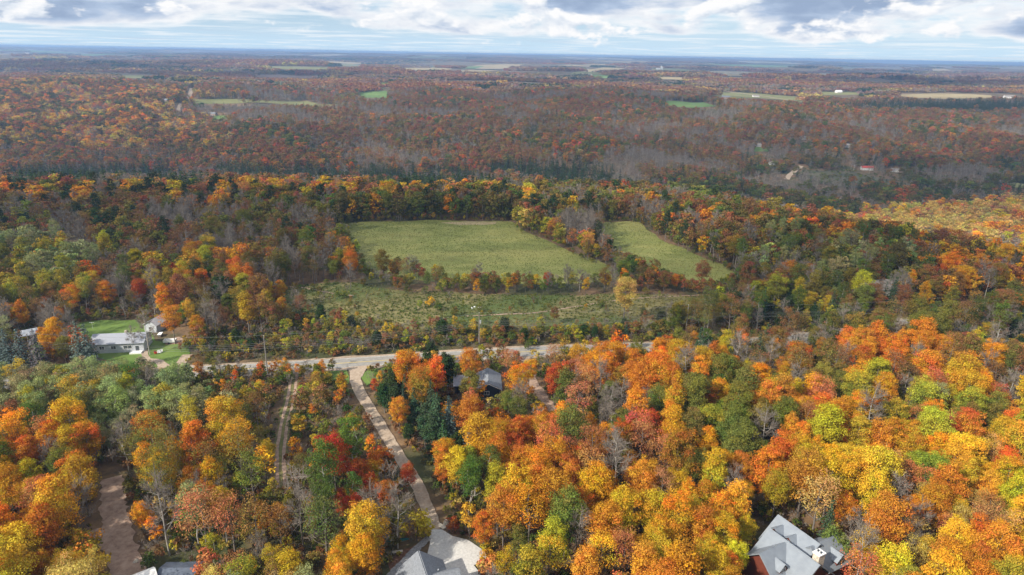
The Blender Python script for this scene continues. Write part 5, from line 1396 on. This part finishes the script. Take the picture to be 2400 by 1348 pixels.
def dormer(x, y0, y1, zr, hw, face):
    """small gabled dormer whose ridge runs along y from y0 (roof) to y1 (face)"""
    d = thing_part('dormer', None, lh)
    gable_walls(MB(), (x, y0), (x, y1), hw - .25, zr - .22, zr - hw * .8, zr - hw * .8 - 1.0).build('wall', M['log'], d)
    chevron(MB(), (x, y0, zr), (x, y1, zr), hw, hw * .85, .14, .2).build('roof', M['seam'], d)
    window(d, x, y1, zr - hw * .9, hw * .9, hw * .8, 'x', 1 if y1 > y0 else -1)


def thing_part(name, me_, parent):
    o = link(name, me_, parent); return o


dormer(-.4, 4.4, 1.6, 7.7, 1.25, -1)
dormer(2.6, 4.4, 1.9, 7.7, 1.25, -1)
for (x, y, z, a, hw, ln) in ((3.6, -4.2, 7.2, 0, 1.2, 3.2), (6.4, 7.4, 7.0, 0, 1.3, 3.4)):     # gablets facing down the slope
    d = thing_part('dormer', None, lh)
    gable_walls(MB(), (x + .3, y), (x + ln, y), hw - .25, z - .25, z - hw * 1.0, z - hw - 1.2).build('wall', M['log'], d)
    chevron(MB(), (x + .2, y, z), (x + ln, y, z), hw, hw * 1.02, .14, .25).build('roof', M['seam'], d)
    window(d, x + ln, y, z - hw * 1.0, hw * .8, hw * .8, 'y', 1)
chm = MB().box(8.6, 9.9, .6, 2.2, 3.0, 9.3).build('chimney', M['stone'], lh)
MB().box(8.5, 10.0, .5, 2.3, 9.3, 9.5).build('cap', M['trim_w'], chm)
for q in range(2): MB().tube([(8.95 + .6 * q, 1.4, 9.5), (8.95 + .6 * q, 1.4, 9.85)], .16, 8).build('flue', M['glass'], chm)
window(lh, 2.2, -6.1, 2.6, 1.0, 1.5, 'x', -1); window(lh, 4.9, -6.1, 2.6, 1.0, 1.5, 'x', -1)
window(lh, 3.6, -6.1, 5.6, 1.0, 1.1, 'x', -1)

# grey shingled house by the paved court
gz = float(height(-15, 99))
gh = thing('shingled_house', 'grey shingled house with a peaked roof beside the paved court', 'house', (-16.2, 102.0, gz), math.atan2(-.94, .35))
gable_walls(MB(), (.4, 0), (13, 0), 3.9, 6.0, 3.1, -.3).build('wall', M['siding_w'], gh)
chevron(MB(), (0, 0, 6.3), (13, 0, 6.3), 4.4, 3.3, .2, 0).build('roof', M['shingle'], gh)
gable_walls(MB(), (6.0, 1.2), (6.0, 5.6), 2.1, 5.2, 3.4, -.3).build('wall', M['siding_w'], gh)
chevron(MB(), (6.0, .9, 5.6), (6.0, 5.9, 5.6), 2.6, 2.0, .18, .1).build('roof', M['shingle'], gh)
MB().tube([(4.2, 2.6, 3.8), (4.2, 2.6, 5.0)], .12, 8).build('vent_pipe', M['metal_l'], gh)
window(gh, 6.0, 5.6, 2.2, 1.4, 1.3, 'x', 1)
gw = house('garage', 'grey shingled garage wing at the edge of the paved court', 'garage', (-7.8, 93.6, gz), math.atan2(.25, .97), 6.5, 7.0, 2.9, 4.6, 'siding_w', 'shingle', [('back', 0, 1.6, 1.2, 1.0)])

# shed and white roof at the bottom
house('shed', 'shed with a dark blue-grey metal roof below the tall bare tree', 'shed', at_px(425, 1368), math.radians(3), 6.0, 4.6, 2.3, 3.2, 'brickw', 'slate', [('back', 0, 1.4, .9, .8)])
house('white_shed', 'small building with a white peaked roof beside the dirt driveway', 'shed', at_px(330, 1392), math.radians(38), 5.0, 4.6, 2.4, 3.9, 'siding_w', 'trim_w', [('back', 0, 1.4, .9, .8)])

# pale-roofed houses on the slope
house('country_house', 'house with a pale gable wall among trees on the slope', 'house', at_px(1988, 698), math.radians(115), 11, 8, 4.2, 7.6, 'barnwall', 'pale_roof', [('start', 0, 4.4, 1.4, 1.4), ('start', -2, 1.8, 1.0, 1.2), ('start', 2, 1.8, 1.0, 1.2), ('back', 0, 2.0, 1.6, 1.2)])
house('country_house', 'long house with a brownish grey roof beside a big olive tree', 'house', at_px(2078, 690), math.radians(8), 19, 8, 3.6, 6.4, 'barnwall', 'pale_roof', [('front', -6, 1.9, 1.5, 1.3), ('front', -1, 1.9, 1.5, 1.3), ('front', 5, 1.9, 1.5, 1.3), ('start', 0, 1.9, 1.2, 1.2)], 2.5)
drape('gravel_driveway', wavy(G((1990, 706), (2030, 694), (2060, 700), (2062, 712), (2020, 714)), .4, 4), 6, .12, M['gravel'])
cr = thing('parked_car', 'white car parked before the pale-roofed houses', 'car', at_px(2054, 704), math.radians(15))
body = MB(); prof = [(-2.2, .35), (-2.2, .85), (-1.5, .95), (-.9, 1.42), (.7, 1.45), (1.3, .98), (2.15, .85), (2.2, .35)]
V_ = [(x, s * (.85 if z > 1.1 else .92), z) for s in (-1, 1) for x, z in prof]; n_ = len(prof)
body.add(V_, [tuple(range(n_)), tuple(range(2 * n_ - 1, n_ - 1, -1))] + [(k, k + n_, (k + 1) % n_ + n_, (k + 1) % n_) for k in range(n_)])
body.build('body', M['trim_w'], cr)
for x in (-1.4, 1.4):
    for s in (-1, 1): MB().tube([(x, s * .78, .34), (x, s * .95, .34)], .34, 12).build('wheel', M['navy'], cr)
for s in (-1, 1): MB().slab([(-.8, s * .905, 1.0), (1.0, s * .905, 1.0), (.6, s * .87, 1.36), (-.65, s * .87, 1.36)][::s], .02).build('window', M['glass'], cr)

# farms and houses far off
FWALL = dict(red='barnwall', white='barnwall', brown='brickw', dome='trim_w', silo='trim_w'); FROOF = dict(red='red_roof', white='pale_roof', brown='shingle', dome='trim_w', silo='pale_roof')
far_label = ['white barn under a red roof beside a green field', 'white farm building on the high ground at the horizon', 'white barn near the far horizon by fields', 'pale farmhouse in the far woods', 'brown house in a grassy clearing on the wooded hill', 'white trailer at the edge of the hillside woods', 'pale barn with a rounded roof on far fields', 'white farm with a tall silo near the horizon',
             'brown farmhouse beside a far gravel road', 'brown house at the end of a straight far road', 'white house high in the red valley woods', 'white house beside a red grove in the valley', 'red-roofed house by the valley brush field', 'small white house next to a round valley tree', 'small white house at the valley clearing', 'small white house beside the pale valley road',
             'white house on the far olive field', 'long pale farm sheds by a small green field', 'white farm among conifers beside a bright pasture', 'lone white house on the far wooded plain', 'pale barn beside the tan stubble field', 'small white house beyond the red-roofed barn', 'low white house by the far field road', 'white house on the far brown plain']
for q, lab in zip(FARM_PX, far_label):
    px, py, ty, L, hh = q; g = at_px(px, py)
    nm = {'red': 'barn', 'dome': 'barn', 'silo': 'farm_building', 'brown': 'farmhouse', 'white': 'farmhouse'}[ty]
    a = rng.uniform(-.35, .35)
    if ty == 'dome':
        r_ = thing('barn', lab, 'barn', g, a)
        mb = MB(); n_ = 10; V_ = [(s * L / 2, math.cos(math.pi * k / n_) * 6, 3 + math.sin(math.pi * k / n_) * 5) for s in (-1, 1) for k in range(n_ + 1)]
        mb.add(V_, [(k, k + 1, k + n_ + 2, k + n_ + 1) for k in range(n_)] + [tuple(range(n_, -1, -1)), tuple(range(n_ + 1, 2 * n_ + 2))]); mb.build('roof', M['trim_w'], r_)
        MB().box(-L / 2 + .2, L / 2 - .2, -5.8, 5.8, -.5, 3.2).build('wall', M['barnwall'], r_)
    else:
        wn = [('front', L * f, hh * .3, L * .07, hh * .16) for f in (-.3, -.1, .12, .32)]
        r_ = house(nm, lab, 'barn' if nm == 'barn' else 'house', g, a, L, max(7, L * .5), hh * .62, hh, FWALL[ty], FROOF[ty], wn)
        if ty == 'silo':
            MB().tube([(L * .75, 0, 0), (L * .75, 0, 24)], 4, 12).build('silo', M['trim_w'], r_)
            MB().tube([(L * 1.15, 3, 0), (L * 1.15, 3, 18)], 4, 12).build('silo', M['trim_w'], r_)

# ------------------------------------------------------------------ utility poles and wires
POLE_PX = [(82, 868, 'pole with a grey transformer before the blue spruces'), (627, 872, 'bare pole at the roadside by the scrub'), (1123, 812, 'pole with transformer in the scrub past the road'), (1606, 790, 'leaning-topped pole at the wood edge'), (2390, 748, 'pole rising from the woods on the slope')]
tops = []
pole_pts = [at_px(p[0], p[1]) for p in POLE_PX]
pole_pts = [(-300, 150.0, 0.0)] + pole_pts + [(330, 330.0, -8.0)]
for k, g in enumerate(pole_pts):
    nb = pole_pts[min(k + 1, len(pole_pts) - 1)]; pb = pole_pts[max(k - 1, 0)]; a = math.atan2(nb[1] - pb[1], nb[0] - pb[0])
    Hp = 11.8
    c, s = math.cos(a), math.sin(a)
    tops.append([(g[0] - s * o_, g[1] + c * o_, g[2] + z_) for o_, z_ in ((0, Hp + .25), (.12, 9.4), (.12, 8.9), (.12, 8.3), (.12, 7.7))])
    if k in (0, len(pole_pts) - 1): continue
    r_ = thing('utility_pole', 'weathered ' + POLE_PX[k - 1][2], 'utility pole', g, a, 'utility poles along the paved road')
    MB().tube([(0, 0, -1), (0, 0, Hp * .5), (0, 0, Hp)], [.19, .16, .12], 8).build('pole', M['pole'], r_)
    MB().tube([(0, 0, Hp), (0, 0, Hp + .22)], .05, 6).build('insulator', M['trim_w'], r_)
    MB().box(-.05, .05, -.3, .3, 9.6, 9.7).build('crossarm', M['pole'], r_)
    if k in (1, 3): MB().tube([(.42, 0, 8.2), (.42, 0, 9.2)], .27, 10).build('transformer', M['metal_l'], r_)
WL = ['topmost power wire strung between the roadside poles', 'second wire below the pole tops along the road', 'third wire below the pole tops along the road', 'fourth wire below the pole tops along the road', 'lowest cable strung between the roadside poles']
for wi in range(5):
    pts_ = []
    for A_, B_ in zip(tops[:-1], tops[1:]):
        p, q = np.array(A_[wi]), np.array(B_[wi]); sag = .018 * np.linalg.norm(q - p)
        for t in np.linspace(0, 1, 13)[:-1]: pts_.append(p + (q - p) * t - np.array([0, 0, 4 * sag * t * (1 - t)]))
    pts_.append(np.array(tops[-1][wi]))
    o = MB().tube(pts_, .022 if wi < 4 else .03, 4).build('power_wire', M['wire'])
    o['label'] = WL[wi]; o['category'] = 'power wire'; o['group'] = 'wires along the road'

# ------------------------------------------------------------------ small things
def rock(name, label, loc, s, mat='stone', group=None):
    bm = bmesh.new(); bmesh.ops.create_icosphere(bm, subdivisions=2, radius=1)
    k = rng.uniform(0, 9, 3)
    for v in bm.verts:
        f = 1 + .22 * math.sin(3 * v.co.x + k[0]) + .18 * math.sin(4 * v.co.y + k[1]) + .15 * math.sin(5 * v.co.z + k[2]); v.co = Vector((v.co.x * s[0], v.co.y * s[1], v.co.z * s[2])) * f
    m_ = bpy.data.meshes.new(name); bm.to_mesh(m_); bm.free(); m_.materials.append(M[mat])
    o = link(name, m_, None, (loc[0], loc[1], loc[2] + s[2] * .4), rng.uniform(0, 3), label=label, category='boulder')
    if group: o['group'] = group


for px, py in ((1148, 1323), (1156, 1330), (1164, 1336), (1171, 1342), (1160, 1326), (1178, 1350)): rock('boulder', 'pale boulder in the row edging the mulch bed by the court', at_px(px, py), (.62, .5, .42), group='boulders edging the mulch bed')
rock('boulder', 'tall pale rock at the driveway end of the court', at_px(1046, 1232), (.55, .5, 1.0)); rock('boulder', 'low stone beside the tall pale rock', at_px(1036, 1236), (.9, .5, .35))
for px, py in ((1106, 723), (1112, 720), (1122, 722), (1128, 721)): rock('boulder', 'white stone in the small heap on the rough meadow', at_px(px, py), (.45, .4, .3), 'trim_w', 'white stones on the rough meadow')
rock('boulder', 'pale lone stone beside the dirt driveway', at_px(318, 1318), (.6, .5, .4))


def canoe(loc, rz):
    r_ = thing('canoe', 'teal canoe lying upside down at the wood edge by the court', 'canoe', loc, rz); n_, m_ = 13, 7; V, F = [], []
    for a in range(n_):
        t = a / (n_ - 1) * 2 - 1; w_ = .46 * (1 - abs(t) ** 2.4) + .01; h_ = .42 * (1 - .25 * t * t)
        for q in range(m_):
            an = math.pi * q / (m_ - 1); V.append((t * 2.4, math.cos(an) * w_, .12 + math.sin(an) ** .7 * h_))
    for a in range(n_ - 1):
        for q in range(m_ - 1): F.append((a * m_ + q, (a + 1) * m_ + q, (a + 1) * m_ + q + 1, a * m_ + q + 1))
    link('hull', mesh_from('hull', V, F, (M['teal'],), smooth=True), r_)
    for s in (-1, 1): MB().tube([(-2.3, s * .05, .12), (-1.2, s * .40, .12), (0, s * .46, .12), (1.2, s * .40, .12), (2.3, s * .05, .12)], .03, 5).build('gunwale', M['deck'], r_)


canoe(at_px(930, 1268), .15)


def lawn_chair(loc, rz, lab, mat):
    r_ = thing('lawn_chair', lab, 'chair', loc, rz, 'lawn chairs on the bungalow lawn')
    MB().slab([(-.32, -.3, .42), (.32, -.3, .42), (.32, .3, .30), (-.32, .3, .30)], .05).build('seat', M[mat], r_)
    for q in range(4): MB().slab([(-.32 + .165 * q, .26, .30), (-.18 + .165 * q, .26, .30), (-.18 + .165 * q, .62, 1.05), (-.32 + .165 * q, .62, 1.05)], .04).build('slat', M[mat], r_)
    for s in (-1, 1):
        MB().box(s * .40 - .07, s * .40 + .07, -.38, .42, .58, .62).build('armrest', M[mat], r_)
        MB().box(s * .38 - .03, s * .38 + .03, -.34, -.26, 0, .58).build('leg', M[mat], r_); MB().box(s * .38 - .03, s * .38 + .03, .30, .38, 0, .58).build('leg', M[mat], r_)


lawn_chair(at_px(373, 829), .6, 'white slatted lawn chair beside the red one', 'trim_w'); lawn_chair(at_px(377, 827), -.2, 'white slatted lawn chair turned towards the house', 'trim_w'); lawn_chair(at_px(366, 830), 1.0, 'red slatted lawn chair on the bungalow lawn', 'red_plastic')
tr = thing('utility_trailer', 'white utility trailer parked under the orange maple', 'trailer', at_px(399, 804), .15)
MB().box(-1.9, 1.9, -.95, .95, .55, .68).build('bed', M['trim_w'], tr)
for (x0, x1, y0, y1) in ((-1.9, 1.9, -.95, -.88), (-1.9, 1.9, .88, .95), (-1.9, -1.83, -.88, .88), (1.83, 1.9, -.88, .88)): MB().box(x0, x1, y0, y1, .68, 1.25).build('side_panel', M['trim_w'], tr)
for s in (-1, 1): MB().tube([(0, s * 1.0, .33), (0, s * 1.2, .33)], .33, 12).build('wheel', M['navy'], tr)
MB().box(1.9, 3.1, -.05, .05, .55, .65).build('hitch', M['metal_l'], tr)
wp = thing('wood_pile', 'stacked firewood under a white tarp by the outbuilding', 'wood pile', at_px(376, 788), .2)
for k in range(24):
    y, z = (k % 8) * .3 - 1.05, (k // 8) * .27 + .14
    MB().tube([(-.5, y, z), (.5, y, z)], .13, 7).build('log', M['bark'], wp)
MB().slab([(-.65, -1.25, .95), (.65, -1.25, 1.0), (.65, 1.25, 1.0), (-.65, 1.25, .95)], .03).build('tarp', M['trim_w'], wp)
cb2 = thing('clothes_pole', 'thin pole standing in the bungalow back lawn', 'pole', at_px(218, 772)); MB().tube([(0, 0, 0), (0, 0, 2.6)], .05, 6).build('post', M['metal_l'], cb2); MB().tube([(-.8, 0, 2.55), (.8, 0, 2.55)], .04, 6).build('crossbar', M['metal_l'], cb2)
gb = thing('garden_bench', 'pale stone bench in the leaf bed beside the stone path', 'bench', at_px(932, 1298), .2)
MB().box(-1.0, 1.0, -.3, .3, .45, .6).build('seat', M['stone'], gb)
for s in (-.75, .75): MB().box(s - .15, s + .15, -.25, .25, 0, .45).build('leg', M['stone'], gb)

# ------------------------------------------------------------------ unseen clouds shaped for their shadows on the valley and woods; the air
def shade_cloud(label, base, spots, holes=(), thick=170., res=24, dens=.012, seed=0):
    """a flat-based cloud: spots are the ellipses (x, y, rx, ry) of ground it shades, shifted up along the sun line"""
    sh = base / math.tan(SUN_EL)
    ox, oy = SUN_H[0] * sh, SUN_H[1] * sh
    S = np.array(spots, float); lo = (S[:, :2] - S[:, 2:] * 1.25).min(0); hi = (S[:, :2] + S[:, 2:] * 1.25).max(0)
    nx, ny = int((hi[0] - lo[0]) / res) + 2, int((hi[1] - lo[1]) / res) + 2
    gx, gy = np.meshgrid(lo[0] + res * np.arange(nx), lo[1] + res * np.arange(ny), indexing='ij')
    f = np.full(gx.shape, -9.)
    for x, y, a, b in spots: f = np.maximum(f, 1 - ((gx - x) / a) ** 2 - ((gy - y) / b) ** 2)
    sc2 = float(np.median(S[:, 2:])) * .45
    nz = np.sin(gx / sc2 + 1.7 * np.sin(gy / sc2 * .8 + seed)) * np.sin(gy / sc2 * 1.2 + 1.3 * np.sin(gx / sc2 * .7 + 2 * seed)) + .5 * np.sin(gx / sc2 * 2.7 + seed) * np.sin(gy / sc2 * 2.3 + gx / sc2)
    f = f + .22 * nz
    for x, y, a, b, s in holes: f = f - s * np.exp(-((gx - x) / a) ** 2 - ((gy - y) / b) ** 2)
    t = np.clip(f, 0, 1) ** .6
    t[0, :] = t[-1, :] = 0; t[:, 0] = t[:, -1] = 0
    bil = 1 + .35 * np.abs(np.sin(gx / sc2 * 3.1 + seed) * np.cos(gy / sc2 * 3.7)) + .2 * np.abs(np.sin(gx / sc2 * 7.3) * np.sin(gy / sc2 * 6.1))
    top = base + t * thick * bil; bot = base - t * thick * .12 - .5 * (t > 0)
    idx = -np.ones(t.shape, int); m = t > 0
    cellm = m[:-1, :-1] | m[1:, :-1] | m[:-1, 1:] | m[1:, 1:]
    used = np.zeros(t.shape, bool)
    used[:-1, :-1] |= cellm; used[1:, :-1] |= cellm; used[:-1, 1:] |= cellm; used[1:, 1:] |= cellm
    V, F = [], []; ti = {}; bi = {}
    for a, b in zip(*np.nonzero(used)):
        ti[(a, b)] = len(V); V.append((gx[a, b] + ox, gy[a, b] + oy, top[a, b]))
        if m[a, b]: bi[(a, b)] = len(V); V.append((gx[a, b] + ox, gy[a, b] + oy, bot[a, b]))
        else: bi[(a, b)] = ti[(a, b)]
    for a, b in zip(*np.nonzero(cellm)):
        k = [(a, b), (a + 1, b), (a + 1, b + 1), (a, b + 1)]
        F.append(tuple(ti[q] for q in k)); F.append(tuple(bi[q] for q in k[::-1]))
    mt = bpy.data.materials.new('cloud_vapour'); T = NT(nodes_of(mt))
    pv = T.n('ShaderNodeVolumePrincipled'); pv.inputs['Color'].default_value = (.97, .975, .98, 1); pv.inputs['Density'].default_value = dens; pv.inputs['Anisotropy'].default_value = .55
    o_ = T.n('ShaderNodeOutputMaterial'); T.nt.links.new(pv.outputs[0], o_.inputs['Volume'])
    me_ = mesh_from('cloud', V, F, (mt,), smooth=True)
    o = link('cloud', me_, kind='stuff', label=label, category='cloud', group='unseen clouds shaped for their shadows')
    return o


shade_cloud('broad unseen cloud shaped to shade the meadow and roadside woods', 900, [(-230, 330, 190, 120), (0, 370, 160, 110), (190, 320, 190, 125), (60, 270, 120, 62), (-70, 285, 130, 52), (330, 260, 170, 80)],
            [(22, 336, 70, 40, 2.2), (-262, 288, 50, 30, 1.0), (310, 420, 150, 75, 3.0), (-130, 445, 190, 46, 3.5), (60, 452, 90, 30, 1.5)], thick=120, res=14, dens=.0058, seed=1)
shade_cloud('long unseen cloud shaped to shade the wooded valley', 950, [(-500, 870, 520, 330), (150, 950, 560, 420), (800, 900, 560, 430), (200, 1500, 600, 330), (1100, 1500, 500, 330)], [(-820, 1350, 330, 260, 1.2), (-60, 520, 200, 60, .8), (480, 1330, 140, 90, 1.0), (-250, 900, 130, 90, 1.2), (150, 1180, 170, 80, 1.1), (-520, 1080, 150, 70, .9), (760, 1120, 160, 70, 1.0)], thick=120, res=34, dens=.0020, seed=2)
shade_cloud('flat unseen cloud added to shade the valley road', 930, [(420, 640, 330, 150), (700, 760, 420, 220), (150, 640, 260, 70)], [(330, 440, 110, 60, 2.0)], thick=120, res=26, dens=.0036, seed=9)
for k in range(30):
    d = 2100 * (1 + 3.6 * rng.random() ** 1.2); x = rng.uniform(-.75, .75) * d
    a = rng.uniform(.10, .20) * d
    shade_cloud('small unseen cloud placed to shade the far farmland', 1000 + 25 * k, [(x, d, a, a * .5), (x + a * .8, d + a * .2, a * .7, a * .4)], thick=150, res=a / 9, dens=.0038, seed=3 + k)

hz = bpy.data.materials.new('haze_air'); T = NT(nodes_of(hz))
pv = T.n('ShaderNodeVolumePrincipled'); pv.inputs['Color'].default_value = (.38, .61, 1., 1); pv.inputs['Density'].default_value = 1.2e-4; pv.inputs['Anisotropy'].default_value = .2
o_ = T.n('ShaderNodeOutputMaterial'); T.nt.links.new(pv.outputs[0], o_.inputs['Volume'])
hb = MB().box(-25000, 25000, -25000, 25000, -110, 97)
hb.build('haze', hz)['kind'] = 'stuff'
